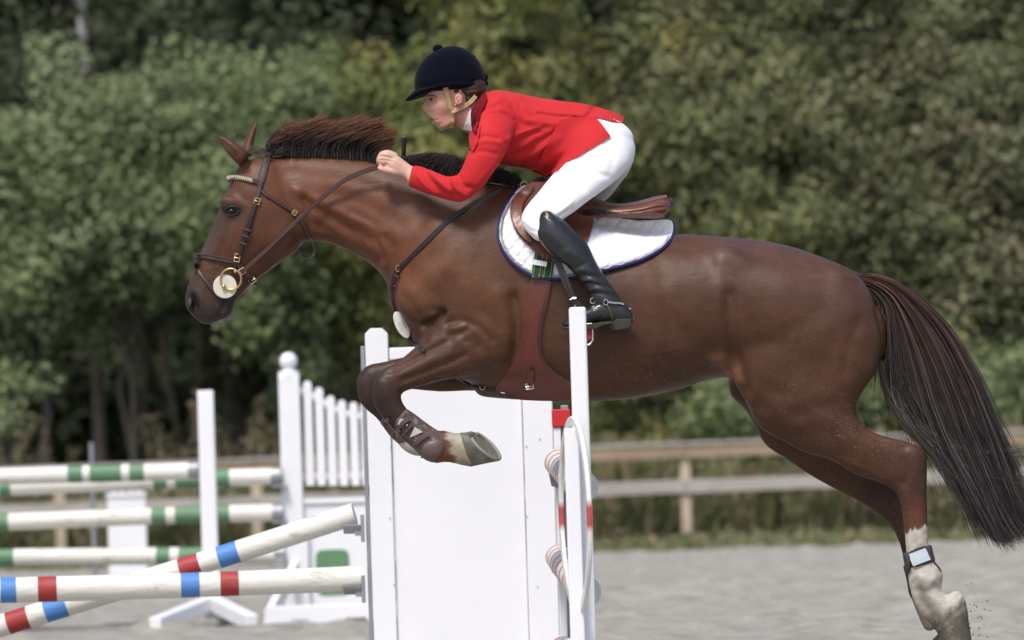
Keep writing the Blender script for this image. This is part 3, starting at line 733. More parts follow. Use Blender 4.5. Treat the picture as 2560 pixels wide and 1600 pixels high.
for py in (1210, 1300, 1402):
    p = U(700, py, YP-0.08); MB().box((p.x, p.y, p.z-0.012), (0.09, 0.11, 0.012)).build('pole_cup', GREYM, wg, bevel=0.002)
# distant small white wing and grey rod
YD = 49-DIST; dw = empty('jump_wing', 'small white ornamental wing far behind the green poles', 'jump wing', (U(318, 1500, YD).x, YD, 0)); sd_ = FPX/49
t_ = U(316, 1243, YD); xw = 48/sd_; 
MB().box((t_.x, YD, t_.z/2), (xw*2, 0.05, t_.z)).build('panel', WHITE, dw, bevel=0.006)
MB().box((t_.x, YD-0.004, t_.z+0.018), (xw*2.1, 0.07, 0.034)).build('cap', WHITE, dw, bevel=0.006)
mb = MB()
for (dx, rr) in ((0, 0.042), (-0.065, 0.03), (0.065, 0.03)): mb.torus((t_.x+dx, YD, t_.z+0.045+(0.012 if dx == 0 else 0)), rr, 0.011, nu=20, nv=6)
mb.build('ornament', WHITE, dw)
for s_ in (-1, 1): board((t_.x+s_*0.1, YD, 0.03), (0.06, 0.5, 0.06), 'foot', dw)
gp = empty('marker_rod', 'thin grey metal rod on a grey box behind the green poles', 'rod', (U(240, 1400, YD-1).x, YD-1, 0))
a = U(228, 1106, YD-1); MB().tube([(a.x, YD-1, 0.05), (a.x, YD-1, a.z)], 0.018, 10).build('rod', GREYM, gp)
bb = U(262, 1427, YD-1); MB().box((bb.x, YD-1, 0.06), (0.13, 0.13, 0.10)).build('base_box', GREYM, gp, bevel=0.006)
# ------------------------------------------------------------------ the horse
horse = empty('horse', 'chestnut brown horse stretched out in mid jump over the white stands', 'horse', (0, 0, 0.5))
hb = MB()
TR = [(975, 715, 985, 770, .05), (990, 680, 1012, 812, .10), (1040, 610, 1045, 880, .165), (1100, 530, 1100, 925, .205), (1190, 470, 1190, 962, .235), (1290, 470, 1290, 985, .255),
      (1400, 535, 1400, 1003, .275), (1500, 566, 1500, 1003, .285), (1600, 580, 1600, 994, .29), (1700, 585, 1700, 973, .29), (1800, 591, 1795, 945, .285),
      (1900, 601, 1885, 950, .285), (1980, 617, 1965, 960, .28), (2060, 645, 2045, 965, .26), (2115, 669, 2105, 970, .225), (2158, 703, 2150, 950, .17), (2185, 760, 2190, 910, .10)]
loft(hb, TR, 40, 4, p=0.82, e=0.0)
NK = [(665, 395, 735, 560, .06), (715, 388, 765, 602, .07), (790, 389, 815, 606, .075), (860, 392, 880, 632, .085), (935, 400, 935, 668, .10), (1010, 414, 972, 715, .125), (1090, 433, 1010, 790, .16), (1180, 448, 1070, 870, .20), (1280, 468, 1150, 940, .225)]
loft(hb, NK, 32, 4, p=0.95, e=0.18)
HD = [(655, 392, 700, 420, .045), (606, 407, 735, 470, .07), (584, 436, 750, 520, .088), (571, 470, 758, 568, .098), (557, 503, 756, 606, .100), (541, 541, 737, 634, .092), (522, 587, 700, 657, .078), (505, 622, 668, 682, .067),
      (492, 650, 638, 702, .059), (481, 684, 612, 729, .055), (469, 714, 594, 748, .054), (462, 742, 586, 764, .054), (464, 767, 583, 782, .050), (480, 789, 568, 795, .040), (500, 806, 537, 806, .026)]
loft(hb, HD, 32, 4, p=0.85, e=-0.03, cap=0.4)
loft(hb, [(596, 416, 626, 380, .036, -.055), (572, 390, 607, 367, .036, -.062), (556, 368, 584, 352, .026, -.066), (545, 350, 564, 342, .016, -.068), (539, 340, 549, 336, .010, -.068)], 16, 3, cap=.2)
loft(hb, [(598, 400, 638, 385, .034, .055), (605, 372, 636, 374, .034, .060), (614, 347, 637, 353, .024, .063), (626, 321, 643, 327, .015, .064), (638, 301, 648, 304, .010, .064)], 16, 3, cap=.2)
# near hind leg
loft(hb, [(1850, 700, 2150, 740, .10, -.15), (1832, 810, 2203, 830, .125, -.15), (1838, 905, 2195, 920, .12, -.15), (1853, 975, 2162, 975, .11, -.15), (1874, 1030, 2141, 1018, .10, -.15),
          (1898, 1070, 2150, 1050, .092, -.15), (1950, 1099, 2174, 1075, .078, -.15), (2010, 1131, 2205, 1088, .068, -.15), (2075, 1150, 2245, 1098, .057, -.15), (2140, 1188, 2285, 1109, .048, -.15), (2195, 1206, 2311, 1124, .044, -.15),
          (2236, 1228, 2319, 1155, .041, -.15), (2251, 1262, 2318, 1200, .036, -.15), (2257, 1300, 2318, 1250, .030, -.15), (2260, 1335, 2320, 1305, .027, -.15), (2264, 1380, 2323, 1365, .027, -.15), (2268, 1412, 2337, 1402, .030, -.15)], 28, 4, p=.9)
loft(hb, [(2268, 1400, 2330, 1390, .028, -.15), (2268, 1440, 2358, 1430, .034, -.15), (2273, 1470, 2358, 1455, .034, -.15), (2283, 1505, 2355, 1478, .031, -.15), (2300, 1535, 2372, 1488, .030, -.15), (2325, 1562, 2396, 1490, .034, -.15), (2345, 1588, 2414, 1520, .038, -.15), (2358, 1608, 2420, 1545, .038, -.15)], 24, 3, p=.9)
loft(hb, [(2376, 1500, 2385, 1475, .028, -.15), (2384, 1510, 2408, 1482, .034, -.15), (2398, 1552, 2423, 1542, .034, -.15)], 18, 3)
# far hind leg
loft(hb, [(1830, 760, 2130, 780, .10, .15), (1822, 905, 2170, 900, .10, .15), (1822, 985, 2110, 960, .10, .15), (1856, 1018, 2060, 1010, .09, .15), (1882, 1060, 2060, 1030, .085, .15), (1912, 1112, 2090, 1060, .07, .15), (1966, 1149, 2120, 1090, .062, .15),
          (2030, 1192, 2160, 1120, .052, .15), (2100, 1230, 2200, 1150, .046, .15), (2150, 1256, 2240, 1180, .043, .15), (2195, 1286, 2262, 1220, .038, .15), (2226, 1315, 2275, 1270, .030, .15), (2242, 1345, 2290, 1320, .027, .15), (2254, 1380, 2300, 1370, .027, .15),
          (2262, 1430, 2325, 1420, .032, .15), (2272, 1480, 2335, 1465, .033, .15), (2290, 1530, 2345, 1500, .030, .15), (2310, 1575, 2365, 1540, .034, .15)], 24, 4, p=.9)
# near foreleg
loft(hb, [(1130, 700, 1270, 800, .08, -.15), (1120, 790, 1272, 870, .085, -.15), (1092, 815, 1250, 915, .08, -.15), (1062, 842, 1180, 940, .07, -.15), (1018, 884, 1112, 950, .057, -.15), (980, 911, 1062, 963, .048, -.15),
          (947, 932, 1028, 974, .043, -.15), (931, 958, 1006, 982, .043, -.15), (929, 988, 1003, 996, .040, -.15), (937, 1018, 1012, 1013, .035, -.15), (955, 1045, 1026, 1030, .030, -.15), (980, 1072, 1046, 1045, .027, -.15),
          (1012, 1104, 1072, 1062, .027, -.15), (1045, 1135, 1095, 1076, .031, -.15), (1072, 1158, 1110, 1074, .034, -.15)], 28, 4, p=.9)
loft(hb, [(1060, 1140, 1100, 1085, .032, -.15), (1088, 1160, 1112, 1075, .034, -.15), (1112, 1156, 1124, 1078, .031, -.15), (1136, 1160, 1140, 1082, .031, -.15), (1165, 1167, 1150, 1080, .037, -.15), (1182, 1168, 1156, 1080, .039, -.15)], 24, 3, p=.9)
# far foreleg
loft(hb, [(1230, 850, 1240, 985, .06, .14), (1150, 860, 1180, 978, .06, .14), (1088, 872, 1100, 980, .055, .14), (1019, 889, 1040, 975, .047, .14), (962, 903, 990, 972, .042, .14), (917, 913, 962, 975, .041, .14), (893, 942, 958, 980, .042, .14),
          (890, 970, 960, 988, .040, .14), (897, 1000, 966, 1002, .036, .14), (912, 1022, 975, 1018, .031, .14), (936, 1042, 992, 1035, .027, .14), (960, 1070, 1010, 1052, .026, .14), (985, 1100, 1035, 1078, .027, .14), (1008, 1126, 1062, 1095, .032, .14), (1032, 1139, 1075, 1105, .033, .14), (1055, 1142, 1092, 1108, .03, .14)], 24, 4, p=.9)
loft(hb, [(1190, 930, 1200, 992, .07, .05), (1235, 930, 1240, 996, .08, .03), (1300, 940, 1300, 1000, .1, 0)], 20, 3)
# muscles as overlapping bodies
def blob(mb, px, py, Y, rx, ry, rz, ang=0):
    mb.sphere(U(px, py, Y), (rx, ry, rz), 24, 14, rot=Matrix.Rotation(R(ang), 3, 'Y'))
for s_ in (-1, 1):
    blob(hb, 1080, 745, .115*s_, .13, .08, .11, 0); blob(hb, 1150, 690, .125*s_, .17, .095, .24, -25); blob(hb, 1215, 820, .16*s_, .10, .08, .12, 20)
    blob(hb, 1830, 672, .185*s_, .12, .08, .08, 20); blob(hb, 2070, 800, .14*s_, .17, .12, .20, 0); blob(hb, 1960, 900, .17*s_, .19, .10, .20, 0)
    blob(hb, 685, 578, .052*s_, .085, .045, .085, 0); blob(hb, 578, 512, .062*s_, .045, .03, .035, 30)
    blob(hb, 482, 757, .030*s_, .022, .026, .036, 20); blob(hb, 552, 775, .015*s_, .035, .03, .028, 0)
H = remesh(hb, 0.0065)
P = H.px()
def win(P, poly_or_c, r=None, soft=40):
    return np.exp(-(dist_poly(P, poly_or_c)/soft)**2)
H.smooth(10)
# extra fillet where the limbs meet the trunk
P = H.px()
wf = np.maximum.reduce([win(P, [(1270, 760), (1285, 900), (1200, 960)], soft=45)*0.6, win(P, [(1800, 880), (1850, 960)], soft=40), win(P, [(1060, 640), (1000, 700)], soft=60), win(P, [(740, 470), (755, 600)], soft=30)*.5,
                        win(P, [(1830, 700), (1830, 850), (1900, 1000)], soft=70), win(P, [(1190, 560), (1100, 700), (1060, 760)], soft=110), win(P, [(2130, 720), (2150, 980)], soft=50)])
H.smooth(36, wf)
BR = [
 # head
 ([(555, 470), (548, 510), (540, 545)], 14, .003, 0), ([(612, 500), (600, 545), (588, 600), (575, 640)], 12, -.003, -1), ([(562, 545), (545, 590), (528, 640)], 9, .0035, 0), ([(580, 545), (565, 600), (550, 640)], 10, -.004, 0),
 ([(735, 470), (752, 520), (756, 570), (742, 618)], 8, .003, 0), ([(764, 490), (772, 540), (770, 590)], 10, -.008, 0), ([(640, 660), (600, 700), (585, 735)], 14, -.003, 0),
 ([(560, 500), (590, 503), (606, 512)], 8, .006, 0), ([(562, 540), (585, 545)], 7, .004, 0), ([(540, 804), (546, 786), (558, 768), (566, 748)], 3.6, -.011, 0), ([(572, 760), (584, 756)], 6, -.004, 0), ([(562, 785), (574, 778)], 8, .004, 0),
 ([(480, 742), (488, 758), (488, 774)], 9, -.030, 0), ([(470, 740), (484, 730), (498, 744), (500, 768), (494, 782)], 4.5, .007, 0), ([(500, 690), (520, 672), (545, 660)], 3, .0015, 0), ([(520, 730), (540, 755)], 12, -.003, 0),
 # ear hollow
 ([(556, 352), (572, 368), (592, 390)], 5, -.007, -1), ([(600, 425), (615, 430)], 8, -.006, 0),
 # neck folds
 ([(760, 500), (800, 530), (850, 560), (920, 600)], 12, -.010, 0), ([(745, 478), (800, 505), (870, 540), (960, 580)], 9, .007, 0), ([(790, 560), (850, 600), (920, 645)], 9, -.007, 0), ([(780, 580), (840, 590), (900, 625), (955, 665)], 8, .004, 0),
 ([(830, 480), (900, 505), (1000, 560)], 20, -.006, 0), ([(880, 530), (950, 575), (985, 620)], 9, -.005, 0), ([(940, 600), (955, 630), (948, 655)], 6, -.005, 0), ([(955, 610), (968, 640), (965, 665)], 5, .004, 0), ([(720, 430), (800, 440), (900, 455), (1010, 500)], 16, -.004, 0), ([(900, 590), (950, 640), (965, 670)], 10, .005, 0), ([(1010, 520), (1060, 570), (1070, 640)], 30, -.006, 0),
 ([(1190, 480), (1150, 560), (1080, 650)], 26, -.006, 0),
 # shoulder and chest
 ([(1005, 740), (1030, 765), (1050, 800)], 14, -.007, -1), ([(1058, 815), (1080, 806), (1098, 792), (1108, 782)], 8, -.026, -1), ([(1080, 775), (1105, 780)], 8, -.008, -1), ([(1020, 835), (1050, 850)], 14, -.010, -1),
 ([(1118, 806), (1155, 802), (1195, 818), (1230, 850)], 9, -.010, -1), ([(1122, 838), (1148, 834), (1166, 824)], 8, -.011, -1), ([(1130, 822), (1160, 816)], 8, .005, -1), ([(1165, 850), (1190, 860), (1205, 878)], 9, -.007, -1), ([(1150, 690), (1240, 720)], 50, .005, -1), ([(1284, 745), (1292, 820), (1284, 880), (1262, 920)], 14, -.020, -1),
 ([(1245, 740), (1258, 810), (1258, 880)], 22, .008, -1), ([(1190, 870), (1200, 855), (1185, 840)], 9, -.006, -1), ([(1240, 912), (1180, 938), (1110, 950)], 9, -.009, -1), ([(1140, 560), (1120, 640), (1090, 700)], 22, .004, -1),
 # forearm
 ([(975, 928), (1040, 895), (1100, 862), (1128, 850)], 6.5, -.010, -1), ([(1000, 938), (1060, 910), (1125, 882)], 7, .006, -1), ([(1010, 950), (1060, 930), (1120, 908), (1165, 886)], 6, -.009, -1), ([(1020, 880), (1080, 845)], 7, .003, -1),
 ([(945, 950), (960, 965), (965, 990)], 8, .003, -1), ([(985, 965), (995, 985)], 7, -.004, -1),
 # flank and hindquarter
 ([(1802, 640), (1800, 700), (1812, 760)], 14, .005, -1), ([(1822, 740), (1828, 820), (1840, 900), (1862, 980)], 18, -.018, -1), ([(1775, 903), (1805, 898), (1825, 925), (1845, 960)], 11, .013, -1), ([(1700, 800), (1740, 850)], 50, -.007, -1),
 ([(1690, 770), (1715, 800)], 16, .004, -1), ([(1900, 690), (1960, 720)], 60, .006, -1), ([(2150, 800), (2130, 850), (2110, 930)], 14, -.005, -1), ([(1950, 760), (1960, 860)], 55, .006, -1), ([(2080, 860), (2050, 950)], 24, -.005, -1),
 ([(1890, 985), (1930, 1000), (1950, 1030)], 20, .006, -1), ([(1870, 1050), (1930, 1068), (2000, 1090)], 14, -.007, -1), ([(2080, 1010), (2000, 1035)], 20, -.005, -1), ([(2150, 1075), (2200, 1100), (2262, 1120)], 8, -.008, -1), ([(2160, 1060), (2230, 1092), (2290, 1112)], 7, .004, -1),
 ([(2260, 1150), (2268, 1180), (2262, 1210)], 9, -.006, -1), ([(2290, 1130), (2300, 1170)], 9, .003, -1), ([(2285, 1235), (2290, 1300), (2292, 1350)], 5, -.003, -1), ([(2060, 1130), (2140, 1165), (2210, 1200)], 9, .004, -1), ([(1985, 1005), (2080, 1060)], 18, .004, -1),
 ([(2300, 1440), (2330, 1450), (2345, 1440)], 7, .004, -1), ([(2290, 1475), (2320, 1480), (2350, 1468)], 8, -.006, -1), ([(2300, 1500), (2318, 1520)], 8, -.007, -1), ([(2340, 1462), (2358, 1468)], 9, -.010, -1), ([(2290, 1452), (2300, 1480), (2316, 1500)], 5, -.005, -1), ([(2300, 1440), (2322, 1462)], 7, .004, -1), ([(2366, 1500), (2376, 1525), (2372, 1550)], 6, -.006, -1), ([(2350, 1520), (2375, 1540)], 8, -.004, -1),
 # barrel
 ([(1450, 720), (1600, 720), (1700, 760)], 60, .004, -1), ([(1600, 600), (1680, 612), (1760, 615)], 18, -.004, -1), ([(1640, 640), (1662, 700)], 18, -.003, -1), ([(1560, 850), (1700, 880)], 40, .003, -1),
]
for k in range(5): BR.append(([(1480+k*42, 700), (1500+k*44, 800), (1490+k*40, 900)], 9, -.0016, -1))
H.displace(BR); H.smooth(3)
# veins
VB = [([(545, 660), (530, 672), (510, 674)], 2.2, .0016, -1), ([(1200, 600), (1180, 650), (1190, 700)], 3, .0012, -1), ([(1500, 860), (1560, 880), (1640, 885), (1700, 870)], 3.5, .0013, -1), ([(1040, 930), (1080, 915), (1110, 920)], 3, .0016, -1),
      ([(1980, 960), (2010, 1010), (2080, 1050)], 4, .0018, -1), ([(660, 560), (640, 600), (645, 640)], 3, .001, -1), ([(2280, 1180), (2275, 1240)], 2.5, .0015, -1)]
H.displace(VB)
# coat colours, with some crease shade, ridge light and croup sheen painted in
P = H.px(); n = len(P); Nz = H.normals()
col = np.tile(np.array([0.094, 0.0405, 0.0205]), (n, 1))
def blend(mask, c):
    global col
    m = np.clip(mask, 0, 1)[:, None]; col = col*(1-m)+np.array(c)*m
def near_line(pts, soft): return np.exp(-(dist_poly(P, pts)/soft)**2)
sm = lambda a, lo, hi: np.clip((a-lo)/(hi-lo), 0, 1)**2*(3-2*np.clip((a-lo)/(hi-lo), 0, 1))
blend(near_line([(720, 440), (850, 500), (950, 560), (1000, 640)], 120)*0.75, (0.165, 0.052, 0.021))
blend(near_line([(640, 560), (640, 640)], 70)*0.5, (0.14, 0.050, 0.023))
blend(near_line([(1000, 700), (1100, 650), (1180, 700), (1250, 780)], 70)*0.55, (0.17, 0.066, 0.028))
blend(near_line([(1085, 800)], 45)*0.6, (0.06, 0.028, 0.018))  # shade of the crease above the foreleg painted into the coat
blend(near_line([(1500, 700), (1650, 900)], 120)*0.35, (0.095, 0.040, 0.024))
blend(near_line([(1800, 900), (1835, 930)], 24)*0.8, (0.22, 0.10, 0.05))  # light on the flank fold painted into the coat
blend(near_line([(1850, 620), (2000, 680), (2120, 740)], 70)*0.4, (0.115, 0.062, 0.048))  # grey sky sheen of the croup put into the coat colour
blend(near_line([(1805, 640), (1800, 720)], 22)*0.45, (0.17, 0.11, 0.09))  # painted light line along the hip ridge
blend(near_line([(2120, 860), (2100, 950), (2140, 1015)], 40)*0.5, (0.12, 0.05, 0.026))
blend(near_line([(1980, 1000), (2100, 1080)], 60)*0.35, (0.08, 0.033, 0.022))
# dark knees, hocks and lower legs
blend(near_line([(945, 960), (965, 1010), (985, 1040)], 48)*0.8, (0.045, 0.024, 0.020)); blend(near_line([(900, 950), (925, 1010), (960, 1060)], 55)*0.85, (0.04, 0.022, 0.019))
blend(near_line([(1000, 920), (1100, 900)], 45)*0.35, (0.08, 0.036, 0.024))
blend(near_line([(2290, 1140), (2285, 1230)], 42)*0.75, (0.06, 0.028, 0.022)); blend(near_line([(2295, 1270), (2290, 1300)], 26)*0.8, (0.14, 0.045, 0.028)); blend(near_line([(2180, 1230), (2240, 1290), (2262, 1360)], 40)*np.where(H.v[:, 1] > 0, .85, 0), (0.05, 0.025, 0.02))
# muzzle, eye surround, mane root
blend(near_line([(478, 740), (505, 790), (560, 780)], 46)*0.95, (0.040, 0.031, 0.030)); blend(near_line([(560, 545), (530, 600), (505, 640)], 20)*0.6, (0.075, 0.05, 0.045)); blend(near_line([(566, 525), (592, 530)], 19)*0.95, (0.035, 0.026, 0.025))
blend(near_line([(478, 744), (486, 756), (488, 774)], 8.5), (0.006, 0.004, 0.004)); blend(near_line([(545, 790), (560, 768), (566, 745)], 3)*.7, (0.01, 0.008, 0.008))  # dark of the nostril hollow and mouth line painted in
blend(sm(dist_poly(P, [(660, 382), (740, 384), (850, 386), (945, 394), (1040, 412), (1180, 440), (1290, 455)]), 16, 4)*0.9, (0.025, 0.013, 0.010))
blend(near_line([(560, 350), (590, 385)], 5)*np.where(Nz[:, 1] < 0, .4, 0), (0.03, 0.02, 0.015))  # shade of the ear hollow put into the colour
# socks
rr = np.random.default_rng(4); nzs = np.sin(P[:, 0]*.55+P[:, 1]*.1)*3+np.sin(P[:, 0]*1.3+2)*2.5+np.sin(P[:, 0]*.21)*3
hs = sm(P[:, 1]+nzs+(P[:, 0]-2290)*0.30, 1320, 1327)*(P[:, 0] > 2200)*(P[:, 1] > 1280)
SOCK = (0.62, 0.57, 0.50)
blend(np.where(H.v[:, 1] < 0, hs, 0), SOCK); blend(np.where(H.v[:, 1] >= 0, sm(P[:, 1], 1420, 1430)*(P[:, 0] > 2200), 0), (0.35, 0.3, 0.25))
blend(np.where((H.v[:, 1] < 0) & (P[:, 0] > 2200), near_line([(2300, 1470), (2320, 1510), (2340, 1540)], 16)*.8+sm(P[:, 1]+(P[:, 0]-2300)*0.3, 1528, 1575)*.85, 0), (0.20, 0.18, 0.15))
fs_ = sm(P[:, 0]+np.sin(P[:, 1]*.5)*3+np.sin(P[:, 1]*.19+1)*6+(P[:, 1]-1120)*-0.35, 1120, 1136)*((P[:, 1] > 1040) & (P[:, 0] < 1300) & (H.v[:, 1] < -0.02))
blend(near_line([(1095, 1150), (1125, 1120), (1140, 1150)], 22)*((P[:, 1] > 1050) & (H.v[:, 1] < -0.02)), (0.17, 0.06, 0.03)); blend(fs_, (0.42, 0.37, 0.29)); blend(fs_*near_line([(1150, 1130), (1165, 1160)], 16)*.6, (.22, .17, .11))
blend(np.where((H.v[:, 1] > 0.05) & (P[:, 1] > 1040) & (P[:, 0] < 1120), sm(P[:, 0]+nzs, 985, 997), 0), (0.55, 0.50, 0.44))
col *= 0.80
_hn = (H.v[:, 1] < 0) & (P[:, 0] > 2200)
blend(np.where(_hn, sm(P[:, 1]+(P[:, 0]-2380)*.9+nzs*1.5, 1512, 1536)*.9, 0), (.065, .06, .05)); blend(np.where(_hn, sm(P[:, 1]+nzs*2, 1548, 1568)*.9, 0), (.075, .068, .055)); blend(np.where(_hn, near_line([(2345, 1440), (2356, 1452)], 8)*.6, 0), (.2, .17, .13))
_m = np.clip(sum(np.sin(P[:, 0]*f*math.cos(a)+P[:, 1]*f*math.sin(a)+q) for f, a, q in [(.09, .4, 1), (.13, 1.7, 2), (.21, 2.5, 3), (.33, .9, 0)])/2.2, 0, 1)
blend(np.where(_hn, hs*_m*.5, 0)+np.where(~_hn, fs_*_m*.5, 0), (.24, .20, .14))
# mottled variation
mot = sum(np.sin(P[:, 0]*f*math.cos(a)+P[:, 1]*f*math.sin(a)+q) for f, a, q in [(0.021, .3, 1), (0.034, 1.4, 2), (0.05, 2.2, 3), (0.027, 2.9, 5), (0.08, .9, 0), (.11, 1.9, 4)])/6
col *= (1+0.16*mot)[:, None]; col[:, 1:] *= (1+0.05*mot)[:, None]

def coat_material():
    m = bpy.data.materials.new('horse_coat'); m.use_nodes = True; nt = m.node_tree; N = nt.nodes; L = nt.links; b = N['Principled BSDF']
    at = N.new('ShaderNodeAttribute'); at.attribute_name = 'Col'; tc = N.new('ShaderNodeTexCoord')
    def noise(sc, det, stretch=None, rgh=0.6):
        q = N.new('ShaderNodeTexNoise'); q.inputs['Scale'].default_value = sc; q.inputs['Detail'].default_value = det; q.inputs['Roughness'].default_value = rgh
        if stretch:
            mp = N.new('ShaderNodeMapping'); mp.inputs['Scale'].default_value = stretch; mp.inputs['Rotation'].default_value = (0, R(25), 0); L.new(tc.outputs['Object'], mp.inputs[0]); L.new(mp.outputs[0], q.inputs[0])
        else: L.new(tc.outputs['Object'], q.inputs[0])
        return q
    def mrange(s_, a, b_, c, d):
        q = N.new('ShaderNodeMapRange'); q.inputs[1].default_value = a; q.inputs[2].default_value = b_; q.inputs[3].default_value = c; q.inputs[4].default_value = d; L.new(s_, q.inputs[0]); return q.outputs[0]
    n1 = noise(120, 5, (0.5, 1, 1.2), .7); n2 = noise(9, 5)
    mm = N.new('ShaderNodeMath'); mm.operation = 'MULTIPLY'; L.new(mrange(n1.outputs[0], .3, .7, .86, 1.14), mm.inputs[0]); n5 = noise(22, 6, (0.8, 1, 1.3), .65); m5 = N.new('ShaderNodeMath'); m5.operation = 'MULTIPLY'; L.new(mrange(n2.outputs[0], .3, .7, .84, 1.16), m5.inputs[0]); L.new(mrange(n5.outputs[0], .3, .7, .88, 1.12), m5.inputs[1]); L.new(m5.outputs[0], mm.inputs[1])
    sc = N.new('ShaderNodeVectorMath'); sc.operation = 'SCALE'; L.new(at.outputs['Color'], sc.inputs[0]); L.new(mm.outputs[0], sc.inputs['Scale'])
    # sand specks thrown on belly and girth
    n3 = noise(230, 2, None, .5); sep = N.new('ShaderNodeSeparateXYZ'); L.new(tc.outputs['Object'], sep.inputs[0])
    zb = U(1500, 900, -.25).z
    k1 = mrange(n3.outputs[0], .66, .70, 0, .75); k2 = mrange(sep.outputs['Z'], zb+.06, zb-.06, 0, 1)
    n4 = noise(7, 3); k3 = mrange(n4.outputs[0], .42, .6, 0, 1)
    a1 = N.new('ShaderNodeMath'); a1.operation = 'MULTIPLY'; L.new(k1, a1.inputs[0]); L.new(k2, a1.inputs[1]); a2 = N.new('ShaderNodeMath'); a2.operation = 'MULTIPLY'; L.new(a1.outputs[0], a2.inputs[0]); L.new(k3, a2.inputs[1])
    mx = N.new('ShaderNodeMix'); mx.data_type = 'RGBA'; L.new(a2.outputs[0], mx.inputs['Factor']); L.new(sc.outputs[0], mx.inputs['A']); mx.inputs['B'].default_value = (.36, .30, .22, 1)
    L.new(mx.outputs['Result'], b.inputs['Base Color'])
    L.new(mrange(n2.outputs[0], .3, .7, .40, .58), b.inputs['Roughness']); b.inputs['Specular IOR Level'].default_value = 0.30
    b.inputs['Sheen Weight'].default_value = 0.0; b.inputs['Sheen Roughness'].default_value = .4; b.inputs['Sheen Tint'].default_value = (.9, .8, .8, 1)
    bp = N.new('ShaderNodeBump'); bp.inputs['Strength'].default_value = .22; bp.inputs['Distance'].default_value = .004; L.new(n1.outputs[0], bp.inputs['Height'])
    bp2 = N.new('ShaderNodeBump'); bp2.inputs['Strength'].default_value = .25; bp2.inputs['Distance'].default_value = .012; n6 = noise(11, 3, (0.7, 1, 1.2), .5); L.new(n6.outputs[0], bp2.inputs['Height']); L.new(bp2.outputs[0], bp.inputs['Normal']); L.new(bp.outputs[0], b.inputs['Normal'])
    return m
COAT = coat_material()
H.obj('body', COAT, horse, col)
HB = H.bvh()
# eye
EYE = material('horse_eye', (0.008, 0.005, 0.004), 0.16, 0.45, var=0)
ep = U(579, 527, 0); ey = hitY([HB], 579, 527)
c_ = U(580, 528, ey+0.008)
for s_ in (1, -1): MB().sphere((c_.x, c_.y*s_, c_.z), (0.0195, 0.0155, 0.0125), 20, 14).build('eye', EYE, horse)
LID = material('eyelid', (0.018, 0.012, 0.011), .5, .4, var=.1)
for s_ in (1, -1):
    for arc in ([(560, 531), (568, 520), (579, 516), (592, 518), (601, 524)], [(561, 532), (570, 537), (582, 538), (594, 533), (601, 525)]):
        mb = MB(); pts = []
        for q in catmull(arc, 4):
            h = hitY([HB], q[0], q[1], ey); w_ = UA(q[0], q[1], h-0.003); pts.append((w_[0], w_[1]*s_, w_[2]))
        mb.tube(pts, [0.0012+0.0026*math.sin(math.pi*i/(len(pts)-1)) for i in range(len(pts))], 8); mb.build('eyelid', LID, horse)
# hooves
HOOF = material('hoof', (0.135, 0.128, 0.105), .6, .3, var=.25, vscale=12, stretch=(1, 1, .4), bump=.5, bscale=40, dirt=(.30, .28, .23), dirt_amt=.6, dscale=12, dirt_lo=.5)
SOLE = material('hoof_sole', (0.15, 0.15, 0.115), .85, .2, var=.3, vscale=30, bump=.8, bscale=50)
SHOE = material('horseshoe', (0.26, 0.26, 0.25), .65, .4, metal=.25, var=.2)
HOOFD = material('dirty_hoof', (0.075, 0.068, 0.053), .7, .3, var=.3, vscale=12, bump=.5, bscale=40, dirt=(.20, .18, .14), dirt_amt=.6, dscale=12, dirt_lo=.5)
def hoof(cor, sole, w0, w1, yc, tilt=0.0, hm_=None):
    """cor and sole: (toe px, heel px) lines; rings between coronet and ground edge"""
    mb = MB(); rings = []
    n = 28
    for k, t in enumerate(np.linspace(0, 1, 6)):
        A = UA(*(np.array(cor[0])*(1-t)+np.array(sole[0])*t), yc); B = UA(*(np.array(cor[1])*(1-t)+np.array(sole[1])*t), yc)
        c = (A+B)/2; h = (A-B)/2; w = w0*(1-t)+w1*t; an = np.linspace(0, 2*math.pi, n, endpoint=False)
        ax = np.cross(h, [0, 1, 0]); ax /= np.linalg.norm(ax)
        R_ = c+np.cos(an)[:, None]*h+np.outer(np.sin(an)*w*(1-.10*np.cos(an)), [0, 1, 0])+np.outer(np.sin(an)*tilt*t, ax)
        rings.append(R_)
    V = np.vstack(rings); m = len(rings); F = [(i*n+k, i*n+(k+1) % n, (i+1)*n+(k+1) % n, (i+1)*n+k) for i in range(m-1) for k in range(n)]
    F.append(tuple(range(n))[::-1]); mb.add(V, F)
    o = mb.build('hoof', hm_ or HOOF, horse)
    last = rings[-1]; c = last.mean(0); nrm = rings[-1].mean(0)-rings[-2].mean(0); nrm /= np.linalg.norm(nrm)
    mb = MB(); V = np.vstack([last, c+(last-c)*.93+nrm*.001, c+(last-c)*.72-nrm*.004, c+(last-c)*.35-nrm*.012, [c-nrm*.006]])
    F = [(i*n+k, i*n+(k+1) % n, (i+1)*n+(k+1) % n, (i+1)*n+k) for i in range(3) for k in range(n)]+[(3*n+k, 3*n+(k+1) % n, 4*n) for k in range(n)]
    mb.add(V, F); mb.build('sole', SOLE, o)
    mb = MB(); pts = [c+(last[k % n]-c)*.9+nrm*.003 for k in list(range(n-11, n))+list(range(0, 12))]
    mb.tube(pts, .0062, 8); mb.build('horseshoe', SHOE, o)
    return o
hoof(((1176, 1167), (1150, 1082)), ((1250, 1151), (1172, 1080)), .038, .060, -.15, tilt=.022)
hoof(((2348, 1592), (2417, 1524)), ((2352, 1700), (2436, 1640)), .036, .060, -.15, 0.0, HOOFD)
hoof(((2322, 1610), (2372, 1560)), ((2330, 1690), (2392, 1640)), .036, .056, .15, 0.0, HOOFD)
